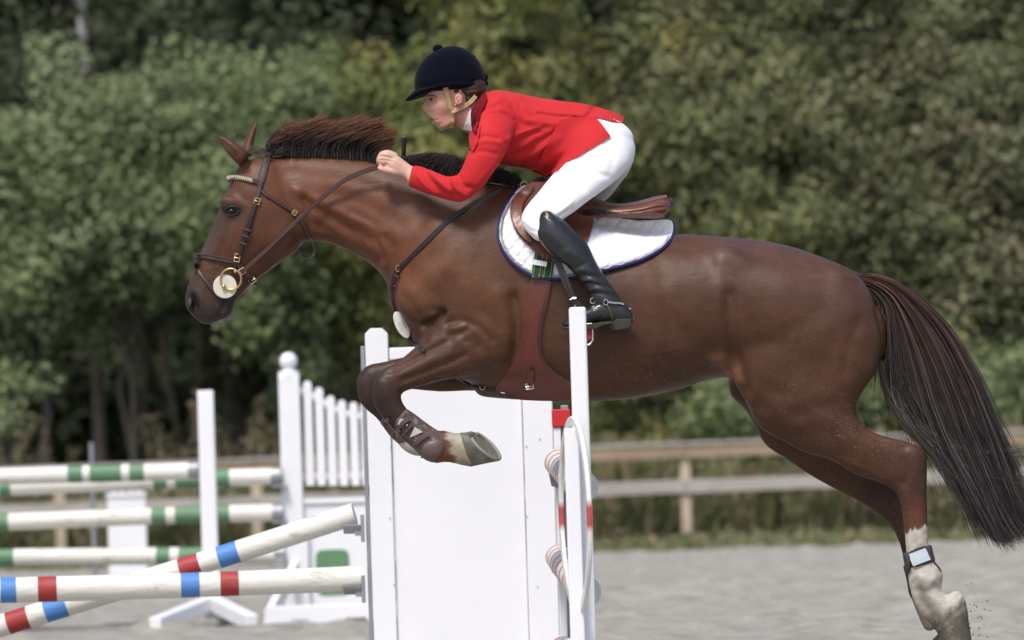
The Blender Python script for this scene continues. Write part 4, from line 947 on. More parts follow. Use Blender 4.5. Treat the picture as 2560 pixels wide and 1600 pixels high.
hoof(((1050, 1145), (1085, 1100)), ((1110, 1150), (1140, 1110)), .045, .055, .14)

# hair
def strands(name, curves, rad, cols, parent, n=3, label=None):
    """curves: array (count, points, 3); thin three-sided hairs"""
    cv = np.asarray(curves); K, M_, _ = cv.shape
    T = np.gradient(cv, axis=1); T /= np.linalg.norm(T, axis=2)[..., None]+1e-9
    A = np.cross(T, np.random.default_rng(3).normal(size=(K, 1, 3))); A /= np.linalg.norm(A, axis=2)[..., None]+1e-9; B = np.cross(T, A)
    rr = np.broadcast_to(rad, (K, M_))
    V = np.stack([cv+(A*math.cos(2*math.pi*k/n)+B*math.sin(2*math.pi*k/n))*rr[..., None] for k in range(n)], 2)
    V = V.reshape(-1, 3); base = (np.arange(K)[:, None]*M_+np.arange(M_-1)[None])*n
    F = []
    for k in range(n): F.append(np.stack([base+k, base+(k+1) % n, base+n+(k+1) % n, base+n+k], -1).reshape(-1, 4))
    C = np.repeat(np.asarray(cols).reshape(-1, 3), n, 0)
    o = mesh_obj(name, V, np.vstack(F), HAIR, parent, True, C); return o
HAIR = material('horse_hair', (1, 1, 1), .6, .22, attr=True, var=.1, vscale=20, sheen=.1)
def taper(M_, r): t = np.linspace(0, 1, M_); return r*(1-t**3*0.8)
rh = np.random.default_rng(12)
# mane: the blown-up crest behind the ears
K, M_ = 6500, 10
crest = catmull([(672, 387), (700, 386), (740, 388), (820, 391), (900, 397), (950, 404)], 10)
topc = catmull([(664, 350), (698, 304), (748, 292), (790, 296), (850, 290), (905, 296), (945, 318), (968, 352)], 8)
u = rh.uniform(0.06, 1, K); ci = u*(len(crest)-1); ti = np.clip(u+rh.normal(size=K)*.015, 0, 1)*(len(topc)-1)
def lerp(a, i): i0 = np.clip(i.astype(int), 0, len(a)-2); return a[i0]+(a[i0+1]-a[i0])*(i-i0)[:, None]
R0 = lerp(crest, ci); T0 = lerp(topc, ti); hl = rh.uniform(.62, 1.06, K)*(1+.03*np.sin(u*46)); hl = np.where(rh.random(K) < .12, hl*1.08, hl)
lid_ = np.floor(u*34+rh.normal(size=K)*.25).astype(int) % 60; lock = rh.normal(size=60)[lid_]*9; hl = hl*(1+.07*rh.normal(size=60)[lid_]); lkY = rh.normal(size=60)[lid_]*.012
t = np.linspace(0, 1, M_)
cx = R0[:, 0][:, None]+(T0[:, 0]-R0[:, 0]+4)[:, None]*hl[:, None]*t+ (lock[:, None]+rh.normal(size=(K, 1))*4)*t**2 + 30*(t**3.5)*hl[:, None] - 14*np.sin(t*math.pi)
cy = R0[:, 1][:, None]+(T0[:, 1]-R0[:, 1])[:, None]*hl[:, None]*(t**.85)+ 9*(t**4)*rh.uniform(0, 1, K)[:, None] + 4
Yk = rh.normal(size=(K, 1))*.016+(rh.normal(size=(K, 1))*.014+lkY[:, None])*t + .004
crv = UA(cx, cy, Yk)
c0 = np.array([.016, .011, .011]); c1 = np.array([.30, .125, .060]); hue = rh.uniform(.4, 1.1, (K, 1, 1)); tt = np.clip((t-.34)/.66, 0, 1)[None, :, None]**2.1*np.clip(1.25-u*.55, .3, 1)[:, None, None]
cols = c0+(c1-c0)*tt*hue
strands('mane', crv, taper(M_, .0013), cols, horse)
# loose wisps by the poll and forelock
K = 160; u = rh.random(K); sx = 600+u*110; sy = 385-u*2
ex = sx+rh.normal(size=K)*22+np.where(u < .3, 10, 26); ey2 = sy-rh.uniform(4, 30, K)*(1-.2*u)
cx = sx[:, None]+(ex-sx)[:, None]*t; cy = sy[:, None]+(ey2-sy)[:, None]*np.sin(t*1.3)[None]+6*t**2
crv = UA(cx, cy, rh.normal(size=(K, 1))*.03); cols = np.array([.06, .035, .025])+np.zeros((K, M_, 3))+rh.uniform(0, .05, (K, 1, 1))
strands('forelock', crv, taper(M_, .0011), cols, horse)
# short dark mane over the withers
K = 5200; crest2 = catmull([(948, 402), (1010, 416), (1090, 434), (1170, 446), (1240, 452), (1290, 462)], 8); top2 = catmull([(985, 398), (1035, 386), (1095, 388), (1150, 404), (1215, 420), (1265, 440)], 8)
u = rh.random(K); R0 = lerp(crest2, u*(len(crest2)-1)); T0 = lerp(top2, u*(len(top2)-1)); hl = rh.uniform(.4, 1.05, K)
cx = R0[:, 0][:, None]+((T0[:, 0]-R0[:, 0])*hl)[:, None]*t+10*t**2*hl[:, None]+rh.normal(size=(K, 1))*3*t; cy = R0[:, 1][:, None]+6+((T0[:, 1]-R0[:, 1]-6)*hl)[:, None]*np.sin(t*1.5)[None]+rh.normal(size=(K, 1))*3*t
cx = cx+22*t**1.5; crv = UA(cx, cy, rh.normal(size=(K, 1))*.022-.004+rh.normal(size=(K, 1))*.012*t); cols = np.array([.020, .014, .013])*rh.uniform(.6, 1.6, (K, 1, 1))+np.zeros((K, M_, 3))
strands('mane', crv, taper(M_, .0013), cols, horse)
# whiskers
K = 90; u = rh.random(K); sx = 530+u*52; sy = 806-u*16; crv = UA(sx[:, None]+rh.normal(size=(K, 1))*6*t+3*t, sy[:, None]+(5+rh.uniform(0, 9, K))[:, None]*t, rh.normal(size=(K, 1))*.018+0*t)
strands('whiskers', crv, taper(M_, .0006), np.full((K, M_, 3), .25), horse)
# tail
MT = 22; tt = np.linspace(0, 1, MT)
Go = catmull([(2140, 688), (2200, 693), (2270, 725), (2362, 808), (2428, 918), (2478, 1045), (2512, 1150), (2545, 1250), (2590, 1325)], 8)
Gm = catmull([(2140, 700), (2195, 712), (2250, 760), (2310, 880), (2355, 1010), (2395, 1120), (2440, 1220), (2480, 1310), (2520, 1375)], 8)
Gi = catmull([(2145, 706), (2188, 722), (2226, 768), (2244, 870), (2262, 970), (2300, 1060), (2350, 1140), (2410, 1230), (2465, 1350)], 8)
Gl = catmull([(2150, 712), (2188, 728), (2218, 770), (2224, 840), (2222, 900), (2222, 960), (2235, 1020), (2262, 1080), (2290, 1130)], 8)
Gs = np.stack([Gl, Gi, Gm, Go])
K = 6000; s = rh.beta(1.5, 1.1, K)*2.0+1.0; s = np.where(rh.random(K) < .14, rh.uniform(0, 1.2, K), s)
s += np.round(s*9)/9*0 ; i0 = np.clip(s.astype(int), 0, 2); f = (s-i0)[:, None, None]
Lr = Gs.shape[1]-1; endt = np.where(s < 1, rh.uniform(.5, .85, K), rh.uniform(.74, 1.0, K)); start = rh.uniform(0.02, .30, K)*np.where(rh.random(K) < .5, 1, .4)
idx = (start[:, None]+(endt-start)[:, None]*tt[None])*Lr; j = np.clip(idx.astype(int), 0, Lr-1); fr = (idx-j)[..., None]
def gs(ii): a = Gs[ii[:, None], j]; b_ = Gs[ii[:, None], j+1]; return a+(b_-a)*fr
pt_ = gs(i0)*(1-f)+gs(np.minimum(i0+1, 3))*f
clump = np.floor(s*22).astype(int); ph = rh.uniform(0, 6, 80)[clump % 80]; amp = rh.uniform(3, 15, 80)[clump % 80]
fly = np.where(rh.random((K, 1)) < .16, 3.0, 1.0); pt_[..., 0] += (np.sin(tt[None]*(4+3*np.sin(ph[:, None]))+ph[:, None])*amp[:, None]*tt[None]**1.1+rh.normal(size=(K, 1))*(2+10*tt[None]**2)*fly+np.sin(tt[None]*9+rh.uniform(0, 6, (K, 1)))*2*tt[None]); pt_[..., 1] += rh.normal(size=(K, 1))*(2+5*tt[None]**2)
Yk = (rh.normal(size=(K, 1))*.014+rh.normal(size=80)[clump % 80][:, None]*.022)*(0.5+1.6*tt[None])
crv = UA(pt_[..., 0], pt_[..., 1], Yk)
redness = np.clip(1.1-tt*1.6, 0, 1)[None, :, None]; grey = np.clip((tt-.45)*1.6, 0, 1)[None, :, None]
hue = rh.uniform(.35, 1.5, (K, 1, 1)); warm = rh.uniform(0, 1, (K, 1, 1)); side = np.clip((s-1.5), 0, 1)[:, None, None]
cv_ = rh.uniform(0, 1, 80)[(s*22).astype(int) % 80][:, None, None]
cols = (np.array([.022, .015, .015])*(1-grey)+np.array([.040, .036, .037])*grey)*hue*(.62+.8*cv_)+np.array([.15, .050, .022])*redness*(.25+.75*side*warm)*(.4+.9*cv_)+np.array([.12, .10, .085])*(rh.random((K, 1, 1)) < .09)*np.clip(tt*1.6-.3, 0, 1)[None, :, None]
strands('tail', crv, taper(MT, .0015), cols, horse)
# long wisps: the one swept across the tail towards the right edge
K = 800; W1 = catmull([(2262, 1030), (2330, 1085), (2400, 1125), (2480, 1138), (2580, 1126)], 8); W2 = catmull([(2230, 960), (2290, 1060), (2370, 1130), (2450, 1180), (2580, 1212)], 8); W3 = catmull([(2200, 900), (2225, 990), (2290, 1080), (2380, 1180), (2430, 1290)], 8)
Ws = np.stack([W1, W2, W3]); wi = rh.integers(0, 3, K); ff = np.clip(rh.uniform(0, 1, K), 0, 1); idx = (ff[:, None]*.25+(.75)*tt[None])*(Ws.shape[1]-1); j = np.clip(idx.astype(int), 0, Ws.shape[1]-2); fr = (idx-j)[..., None]
a = Ws[wi[:, None], j]; b_ = Ws[wi[:, None], j+1]; pt_ = a+(b_-a)*fr; pt_ += rh.normal(size=(K, 1, 2))*(3+9*tt[None, :, None]); crv = UA(pt_[..., 0], pt_[..., 1], rh.normal(size=(K, 1))*.02-.03)
strands('tail_wisps', crv, taper(MT, .0012), np.array([.17, .15, .12])*rh.uniform(.5, 1.5, (K, 1, 1))+np.zeros((K, MT, 3)), horse)
dock = MB(); loft(dock, [(2120, 672, 2150, 730, .035), (2150, 682, 2165, 726, .032), (2200, 695, 2190, 734, .030), (2240, 720, 2215, 765, .026), (2275, 760, 2240, 800, .018), (2300, 810, 2265, 835, .008)], 16, 3)
dk = remesh(dock, .006); dk.smooth(3); dk.obj('dock', COAT, horse, np.tile((.05, .022, .014), (len(dk.v), 1)))

r_ = np.random.default_rng(77); K = 34; mb = MB()
for k in range(K):
    x_ = 2445+r_.normal()*24; y_ = 1530+r_.normal()*45; sz = .0012+.002*r_.random()
    mb.sphere(U(x_, y_, -.15+r_.normal()*.1), (sz, sz, sz*1.3), 5, 3)
tag(mb.build('flying_sand', material('sand_clod', (.16, .14, .11), .9, .1)), 'specks of sand kicked up behind the hind hoof', 'sand', kind='stuff')
# ------------------------------------------------------------------ tack
BROWNL = material('brown_leather', (0.060, 0.030, 0.026), .38, .5, var=.15, bump=.15, bscale=200)
DARKL = material('dark_leather', (0.022, 0.017, 0.017), .42, .5, var=.2, bump=.15, bscale=200)
TANL = material('saddle_leather', (0.15, 0.048, 0.024), .36, .5, var=.18, vscale=9, bump=.15, bscale=160, coat=.12)
GIRTHL = material('girth_leather', (0.115, 0.026, 0.018), .36, .5, var=.2, vscale=4, bump=.05, bscale=150, dirt=(.34, .27, .20), dirt_amt=.85, dscale=150, dirt_lo=.60)
BRASS = material('brass', (0.55, 0.42, 0.20), .3, .5, metal=.9, var=.1)
SILVER = material('steel', (0.70, 0.70, 0.72), .22, .5, metal=.95, var=.05)
CREAM = material('cream_rubber', (0.60, 0.58, 0.47), .5, .4, var=.08, bump=.1)
GEM = material('gilt_beads', (0.62, 0.57, 0.42), .25, .6, metal=.5, var=.2)
RUBW = material('pad_cloth', (0.84, 0.84, 0.87), .85, .2, var=.02, bump=.12, bscale=150, sheen=.1)
NAVY = material('navy_binding', (0.018, 0.022, 0.12), .7, .3, var=.1)
GREYC = material('grey_cord', (0.30, 0.28, 0.27), .7, .3)
GREENW = material('girth_webbing', (0.018, 0.065, 0.038), .8, .2, var=.15, bump=.3, bscale=120)
OLIVW = material('webbing_stripe', (0.20, 0.19, 0.08), .8, .2)
BH = [HB]
def gold_rect(p, w, h, rot=0, parent=None, name='buckle', mat=BRASS, r=.0022):
    a = R(rot); c, s = math.cos(a), math.sin(a); pts = []
    for x, z in ((-w, -h), (-w, h), (w, h), (w, -h), (-w, -h)):
        for k in (0,): pts.append(Vector((p.x+x*c-z*s, p.y, p.z+x*s+z*c)))
    mb = MB()
    for q0, q1 in zip(pts[:-1], pts[1:]): mb.tube([q0, q1], r, 8)
    mb.tube([Vector((p.x, p.y-.001, p.z))+Vector((-w*c, 0, -w*s)), Vector((p.x, p.y-.003, p.z)), Vector((p.x, p.y-.001, p.z))+Vector((w*c, 0, w*s))], r*.8, 6)
    return mb.build(name, mat, parent)
def on(px, py, off=.006, d=-.05): return U(px, py, hitY(BH, px, py, d)-off)

bridle = empty('bridle', 'brown leather bridle with gilt browband on the horse\'s head', 'bridle', tuple(U(640, 520, 0)))
def st2(name, pts, w, parent, mat, bv=None, **k):
    mir_ = k.pop('mirror', False); mb = MB(); strap(mb, pts, bv or BS, w, **k); o = mb.build(name, mat, parent)
    if mir_:
        m2 = MB(); m2.v = [(v[0], -v[1], v[2]) for v in mb.v]; m2.f = mb.f; m2.c = mb.c; m2.build(name, mat, parent)
    return o
def st(name, pts, w, parent=None, mat=BROWNL, **k):
    return st2(name, pts, w, parent or bridle, mat, BH, **k)
st('headpiece', [(672, 383), (666, 402), (659, 430), (652, 458), (648, 468)], [14, 18, 18, 16, 13], mirror=True, thick=.005)
st('headpiece_stitching', [(671, 392), (664, 416), (656, 446), (651, 462)], 7, mirror=True, thick=.009, mat=DARKL)
st('cheekpiece', [(650, 462), (646, 480), (641, 500), (632, 525), (620, 555), (607, 590), (596, 625), (591, 648)], [11, 11, 10, 9, 9, 9, 9, 9], mirror=True)
st('cheek_strap', [(640, 505), (629, 540), (617, 580), (605, 615), (598, 640), (589, 658), (583, 680)], [8, 10, 10, 9, 9, 10, 8], thick=.008, mirror=True, mat=DARKL)
for (x, y, r_) in ((618, 574, 15), (613, 590, 15), (607, 608, 15)): st('keeper', [(x-9, y-3), (x+9, y+3)], 6, thick=.012, sub=2)
st('browband', [(628, 452), (640, 454), (658, 458)], 12, thick=.006, mirror=True)
P0, Y0 = strap_pts([(571, 444), (585, 443), (600, 444.5), (618, 448), (632, 452)], BH, .004)
gm = MB()
for i in range(len(P0)): pass
Pq = catmull(np.column_stack([P0, Y0])[::3], 3)
bb_ = MB()
L_ = np.concatenate([[0], np.cumsum(np.linalg.norm(np.diff(Pq[:, :2], axis=0), axis=1))])
for k, d_ in enumerate(np.arange(0, L_[-1], 4.6)):
    x = np.interp(d_, L_, Pq[:, 0]); y = np.interp(d_, L_, Pq[:, 1]); yy = np.interp(d_, L_, Pq[:, 2]); w_ = U(x, y, yy-.007)
    for s_ in (1, -1): MB().sphere((w_.x, w_.y*s_, w_.z), (.0036, .005, .0088), 8, 6, rot=Matrix.Rotation(R(8), 3, 'Y')).build('bead', GEM, bridle)
st('browband_backing', [(568, 444), (585, 443), (600, 444.5), (618, 448), (634, 452)], 13, mirror=True, thick=.003)
fb = MB(); q = U(569, 444, 0); fb.tube([U(571, 444, y) for y in np.linspace(-.06, .06, 9)], .007, 8); fb.build('browband_front', GEM, bridle)
st('noseband', [(486, 641), (495, 639), (515, 641), (545, 646), (570, 651), (592, 655)], [12, 13, 13, 13, 13, 12], thick=.007, mirror=True)
st('noseband_padding', [(489, 636), (515, 636), (545, 641), (588, 650)], 4, thick=.011, mirror=True, mat=BROWNL)
nb = MB(); nb.tube([U(488+2*abs(y)/.05, 641, y) for y in np.linspace(-.052, .052, 11)], .008, 8); nb.build('noseband_front', BROWNL, bridle)
st('lower_noseband', [(487, 652), (489, 664), (498, 680), (515, 703), (532, 724), (545, 742)], [12, 12, 8, 8, 8, 7], thick=.005, mirror=True)
st('noseband_keeper', [(484, 656), (492, 668)], 11, thick=.011, mat=DARKL, sub=2)
st('jaw_strap', [(588, 654), (604, 670), (620, 688), (634, 703), (640, 712)], [14, 16, 13, 12, 12], thick=.006, mirror=True)
st('strap_end', [(624, 700), (636, 706), (645, 716)], [14, 14, 10], thick=.012, mat=DARKL)
gold_rect(on(631, 701, .012, -.03), .011, .009, 35, bridle); gold_rect(on(643, 503, .010), .009, .010, -20, bridle); gold_rect(on(593, 645, .012), .009, .013, -12, bridle)
gold_rect(on(606, 678, .020), .010, .009, 30, bridle); gold_rect(on(737, 532, .012), .007, .008, -35, bridle, 'small_buckle')
st('throatlatch', [(654, 476), (664, 486), (682, 497), (712, 516), (738, 533), (748, 546), (758, 562), (768, 580), (777, 600)], 8, thick=.005, mirror=True)
tl_ = MB(); tl_.tube([U(x, y, Y) for x, y, Y in catmull([(776, 596, -.085), (784, 612, -.080), (786, 628, -.06), (779, 640, -.02), (768, 643, .0), (756, 638, .02), (748, 628, .06)], 5)], .0042, 8); tl_.build('throatlatch_loop', BROWNL, bridle)
# bit: cheek guard, ring, knob, each side
bd = hitY(BH, 563, 716)-.010
def bitside(s_):
    c = U(562.7, 716, bd); c = Vector((c.x, c.y*s_, c.z)); n = 40; mb = MB(); V = []; F = []
    for (r_, y) in ((.0405, .004), (.0418, .0), (.0405, -.004), (.030, -.0055), (.010, -.002)):
        for k in range(n): a = 2*math.pi*k/n; V.append((c.x+r_*math.cos(a), c.y+y*s_, c.z+r_*math.sin(a)))
    for i in range(4):
        for k in range(n): F.append((i*n+k, i*n+(k+1) % n, (i+1)*n+(k+1) % n, (i+1)*n+k))
    F.append(tuple(range(n))); F.append(tuple(range(4*n, 5*n))[::-1]); mb.add(V, F); mb.build('bit_guard', CREAM, bridle)
    r_ = U(577, 698, bd-.012); MB().torus((r_.x, r_.y*s_, r_.z), .0365, .0034, ax=(0.1, 1, 0.05*s_), nu=44, nv=8).build('bit_ring', BRASS, bridle)
    k_ = U(559.5, 716.5, bd-.013); MB().sphere((k_.x, k_.y*s_, k_.z), (.0085, .008, .0085), 14, 10).build('bit_knob', BRASS, bridle)
    kk = U(588, 679, bd-.013); MB().sphere((kk.x, kk.y*s_, kk.z), (.006, .006, .006), 10, 8).build('bit_stud', BRASS, bridle)
for s_ in (1, -1): bitside(s_)
# reins
hand_in = (951, 413)
rn = MB(); strap(rn, [(604, 682), (612, 674), (640, 648), (680, 612), (737, 556), (790, 508), (836, 468), (876, 443), (915, 427), (958, 415)], BH, [9, 10, 11, 11, 11, 11, 11, 12, 12, 11], thick=.005, Yl=(bd-.012, -.125)); rn.build('rein', BROWNL, bridle)
rn = MB(); pts = catmull([(604, 682, .07), (680, 612, .12), (790, 508, .15), (876, 443, .14), (958, 418, .12)], 6); rn.tube([U(*p) for p in pts], .006, 6); rn.build('rein', BROWNL, bridle)

# breastplate
bp_ = empty('breastplate', 'dark leather breastplate with white tag across the horse\'s chest', 'breastplate', tuple(U(1000, 700, 0)))
st('shoulder_strap', [(1282, 468), (1262, 472), (1230, 486), (1180, 511), (1120, 553), (1069, 601), (1030, 640), (1000, 669)], [9, 11, 12, 12, 12, 12, 11, 10], bp_, DARKL, thick=.005, mirror=True)
mb = MB(); strap(mb, [(1000, 668), (992, 678), (984, 700), (979, 720), (980, 745), (986, 772), (990, 785)], BH, [12, 14, 13, 10, 9, 8, 8], thick=.010, default=-.02, off=.004); mb.build('chest_strap', BROWNL, bp_)
st('strap_keeper', [(985, 686), (997, 693)], 6, bp_, thick=.012, sub=2, default=-.03); st('strap_keeper', [(981, 712), (992, 716)], 6, bp_, thick=.012, sub=2, default=-.03)
MB().torus(tuple(on(995, 671, .010, -.04)), .011, .002, nu=20, nv=6, sx=.6).build('ring', BRASS, bp_)
md = U(1004, 812, -.085); n = 36; V = []; F = []; aq = R(-66)
TAGM = material('medallion', (0.62, 0.60, 0.55), .5, .4, var=.1, vscale=40, bump=.2)
def ell(r1, r2, dy): return [(md.x+math.cos(t)*r1*math.cos(aq)-math.sin(t)*r2*math.sin(aq), md.y+dy+.25*(math.sin(t)*r2), md.z+math.cos(t)*r1*math.sin(aq)+math.sin(t)*r2*math.cos(aq)) for t in np.linspace(0, 2*math.pi, n, endpoint=False)]
mb = MB(); V = ell(.050, .021, .002)+ell(.050, .021, -.002)+ell(.046, .018, -.0035); F = [(i*n+k, i*n+(k+1) % n, (i+1)*n+(k+1) % n, (i+1)*n+k) for i in range(2) for k in range(n)]+[tuple(range(n))[::-1], tuple(range(2*n, 3*n))]
mb.add(V, F); mb.build('medallion', TAGM, bp_)
INK = material('engraving', (0.12, 0.11, 0.10), .7, .2)
for k, (o1, o2) in enumerate(((-.009, .030), (-.003, .034), (.004, .036), (.010, .026))):
    mb = MB(); ax_ = Vector((math.cos(aq), 0, math.sin(aq))); bx_ = Vector((-math.sin(aq), .25, math.cos(aq)))
    mb.tube([md+ax_*(-o2*.5+.004)+bx_*o1+Vector((0, -.0037, 0)), md+ax_*(o2*.7)+bx_*o1+Vector((0, -.0037, 0))], .0006, 4); mb.build('engraved_line', INK, bp_)
MB().torus(tuple(U(991, 788, -.08)), .007, .0018, nu=14, nv=6).build('ring', BRASS, bp_)
mb = MB(); strap(mb, [(1012, 832), (1026, 848), (1040, 862), (1060, 876)], BH, 12, thick=.006, default=-.03); mb.build('belly_strap', DARKL, bp_)
mb = MB(); strap(mb, [(1140, 940), (1165, 955), (1195, 968), (1225, 976), (1262, 985), (1300, 990), (1332, 993)], BH, [10, 11, 12, 12, 11, 11, 10], thick=.006, default=-.05); mb.build('girth_loop_strap', DARKL, bp_)
MB().torus(tuple(on(1206, 968, .012, -.06)), .009, .0018, nu=16, nv=6, a0=.6, a1=5.0).build('hook', BRASS, bp_)

# saddle pad
PADP = [(1335, 470), (1309, 464), (1283, 486), (1263, 516), (1250, 546), (1246, 585), (1254, 615), (1276, 648), (1306, 672), (1339, 688), (1382, 694), (1438, 690), (1504, 674), (1564, 659), (1613, 642), (1656, 616), (1676, 593), (1683, 572), (1680, 554), (1663, 549), (1600, 551), (1531, 542), (1480, 525), (1400, 500)]
pad = empty('saddle_pad', 'white quilted saddle pad with navy edge under the brown saddle', 'saddle pad', tuple(U(1450, 600, 0)))
def quilt(x, y):
    a = (x*math.cos(R(38))+y*math.sin(R(38)))/24.0; b = (-x*math.sin(R(38))+y*math.cos(R(38)))/24.0
    d = min(abs(a-round(a)), abs(b-round(b)))
    return .0065*min(1, (d/0.32))**.6
sheet('pad_cloth', PADP, BH, .008, .006, RUBW, pad, step=3.5, default=-.06, smooth=14, relief=quilt, mirror=True)
def edge(name, pts, w, mat, off, thick, parent=pad, **k): return st(name, pts, w, parent, mat, off=off, thick=thick, **k)
EDG = [(1309, 465), (1284, 484), (1263, 514), (1249, 546), (1245, 585), (1253, 616), (1275, 650), (1305, 675), (1338, 691), (1382, 697), (1438, 693), (1504, 677), (1564, 662), (1614, 645), (1658, 619), (1679, 595), (1686, 572), (1682, 553)]
edge('binding', EDG, 6, NAVY, .013, .006, mirror=True, default=-.06)
def inset(E, k):
    E = np.array(E, float); c = E.mean(0); T = np.gradient(E, axis=0); T /= np.linalg.norm(T, axis=1)[:, None]; N_ = np.stack([T[:, 1], -T[:, 0]], 1); return [tuple(e+n_*k) for e, n_ in zip(E, N_)]
edge('piping', inset(EDG, 6.2), 1.8, GREYC, .018, .003, mirror=True, default=-.06); edge('piping', inset(EDG, 9.4), 1.2, DARKL, .018, .0025, mirror=True, default=-.06)

# girth
gi = empty('girth', 'wide reddish brown stud girth behind the horse\'s foreleg', 'girth', tuple(U(1330, 850, 0)))
sheet('girth_body', [(1330, 694), (1352, 698), (1374, 701), (1363, 750), (1352, 790), (1345, 835), (1344, 862), (1353, 897), (1374, 925), (1400, 945), (1434, 962), (1448, 985), (1446, 1001), (1404, 1001), (1330, 1000), (1262, 993), (1238, 975), (1256, 948), (1275, 918), (1289, 890), (1303, 850), (1312, 800), (1320, 745)], BH, .006, .008, GIRTHL, gi, step=7, default=-.05, smooth=10, mirror=True)
gi2 = st('girth_edge', [(1376, 704), (1366, 750), (1355, 790), (1348, 835), (1347, 862), (1356, 897), (1377, 925), (1403, 945), (1440, 962)], 4, gi, BROWNL, off=.013, thick=.004, default=-.05)
for k in (0, 1):
    x0 = 1340+k*27; st('girth_strap', [(x0+10, 632), (x0+5, 660), (x0, 695)], 25, gi, GREENW, off=.018, thick=.004, sub=4)
    for dx in (-8, 8): st('strap_stripe', [(x0+10+dx, 634), (x0+5+dx, 660), (x0+dx, 694)], 3, gi, OLIVW, off=.0225, thick=.002, sub=4)
sheet('strap_loop', [(1334, 648), (1368, 655), (1366, 667), (1331, 661)], BH, .030, .004, RUBW, gi, step=5, closed_curve=False)
st('girth_billet', [(1329, 925), (1327, 950), (1322, 975)], 15, gi, GIRTHL, off=.016, thick=.005, sub=4); gold_rect(on(1324, 966, .022, -.1), .013, .009, 5, gi, 'girth_buckle', SILVER, .0018)
st('lower_strap', [(1240, 978), (1290, 990), (1340, 996)], 7, gi, DARKL, off=.016, thick=.004, default=-.06)
st('metal_slide', [(1252, 981), (1262, 983)], 3, gi, SILVER, off=.023, thick=.003, default=-.06, sub=2); st('metal_slide', [(1300, 993), (1312, 994)], 3.5, gi, SILVER, off=.023, thick=.003, default=-.06, sub=2)

# saddle
sad = empty('saddle', 'brown leather jumping saddle on the white pad', 'saddle', tuple(U(1480, 520, 0)))
def flapY(x, y): return hitY(BH, x, y, -.10)
FLAP = [(1352, 455), (1322, 459), (1297, 481), (1279, 508), (1275, 532), (1281, 560), (1296, 587), (1325, 618), (1355, 642), (1384, 650), (1420, 640), (1450, 622), (1466, 607), (1478, 579), (1485, 546), (1486, 515), (1440, 490), (1390, 465)]
sheet('flap', FLAP, BH, .028, .008, TANL, sad, step=6, default=-.10, smooth=16, mirror=True)
sheet('knee_roll', [(1334, 462), (1310, 468), (1290, 492), (1281, 520), (1282, 548), (1293, 575), (1310, 596), (1328, 606), (1322, 585), (1310, 560), (1304, 530), (1310, 505), (1326, 482)], BH, .044, .018, TANL, sad, step=5, default=-.10, smooth=10, mirror=True)
se = MB()
loft(se, [(1330, 446, 1350, 500, .05), (1355, 444, 1370, 520, .075), (1400, 455, 1405, 530, .10), (1450, 478, 1450, 545, .13), (1500, 500, 1495, 545, .15), (1545, 510, 1540, 548, .165), (1590, 504, 1590, 550, .17), (1635, 492, 1635, 551, .165), (1665, 487, 1662, 546, .14), (1676, 488, 1672, 530, .11)], 32, 4, p=.8, e=.35, cap=.15)
SE = remesh(se, .006); SE.smooth(4)
SE.displace([([(1490, 525), (1560, 527), (1620, 520), (1676, 511)], 5, -.008, 0), ([(1500, 535), (1570, 535), (1640, 524), (1674, 517)], 4, .004, 0)]); SE.smooth(1)
SE.obj('seat', TANL, sad); SB = SE.bvh()
BS = [HB, SB]
st2('welt', [(1488, 508), (1515, 514), (1545, 517), (1585, 513), (1630, 503), (1677, 492)], 2.2, sad, BROWNL, thick=.004, off=.001, mirror=True, default=-.14)
st2('skirt_seam', [(1500, 534), (1555, 530), (1600, 525), (1640, 516), (1672, 516)], 3, sad, BROWNL, thick=.003, off=.001, mirror=True, default=-.15)
sheet('skirt', [(1440, 500), (1470, 517), (1505, 524), (1525, 530), (1518, 540), (1492, 545), (1462, 540), (1436, 528)], BS, .010, .006, TANL, sad, step=5, smooth=8, default=-.14)
sheet('keeper_tab', [(1458, 532), (1480, 520), (1512, 520), (1526, 528), (1512, 535), (1494, 546), (1484, 543), (1470, 541)], BS, .018, .004, DARKL, sad, step=4, smooth=4, default=-.16)
sheet('cantle_back', [(1668, 486), (1679, 488), (1681, 505), (1676, 528), (1668, 546), (1662, 540), (1668, 515)], BS, .003, .006, BROWNL, sad, step=4, smooth=2, default=-.09)
for (x, y) in ((1679, 503), (1677, 516)): MB().sphere(U(x, y, -.07), .004, 8, 6).build('stud', BRASS, sad)
d_ = U(1310, 462, -.06); MB().torus(tuple(d_), .012, .002, nu=16, nv=6).build('dee_ring', BRASS, sad)
st2('pommel_strap', [(1285, 470), (1310, 461), (1340, 458), (1375, 447)], 7, sad, DARKL, thick=.004, off=.004, default=-.05)
st2('pommel_strap', [(1290, 478), (1325, 462), (1345, 450), (1358, 442)], 5, sad, DARKL, thick=.004, off=.008, default=-.05)
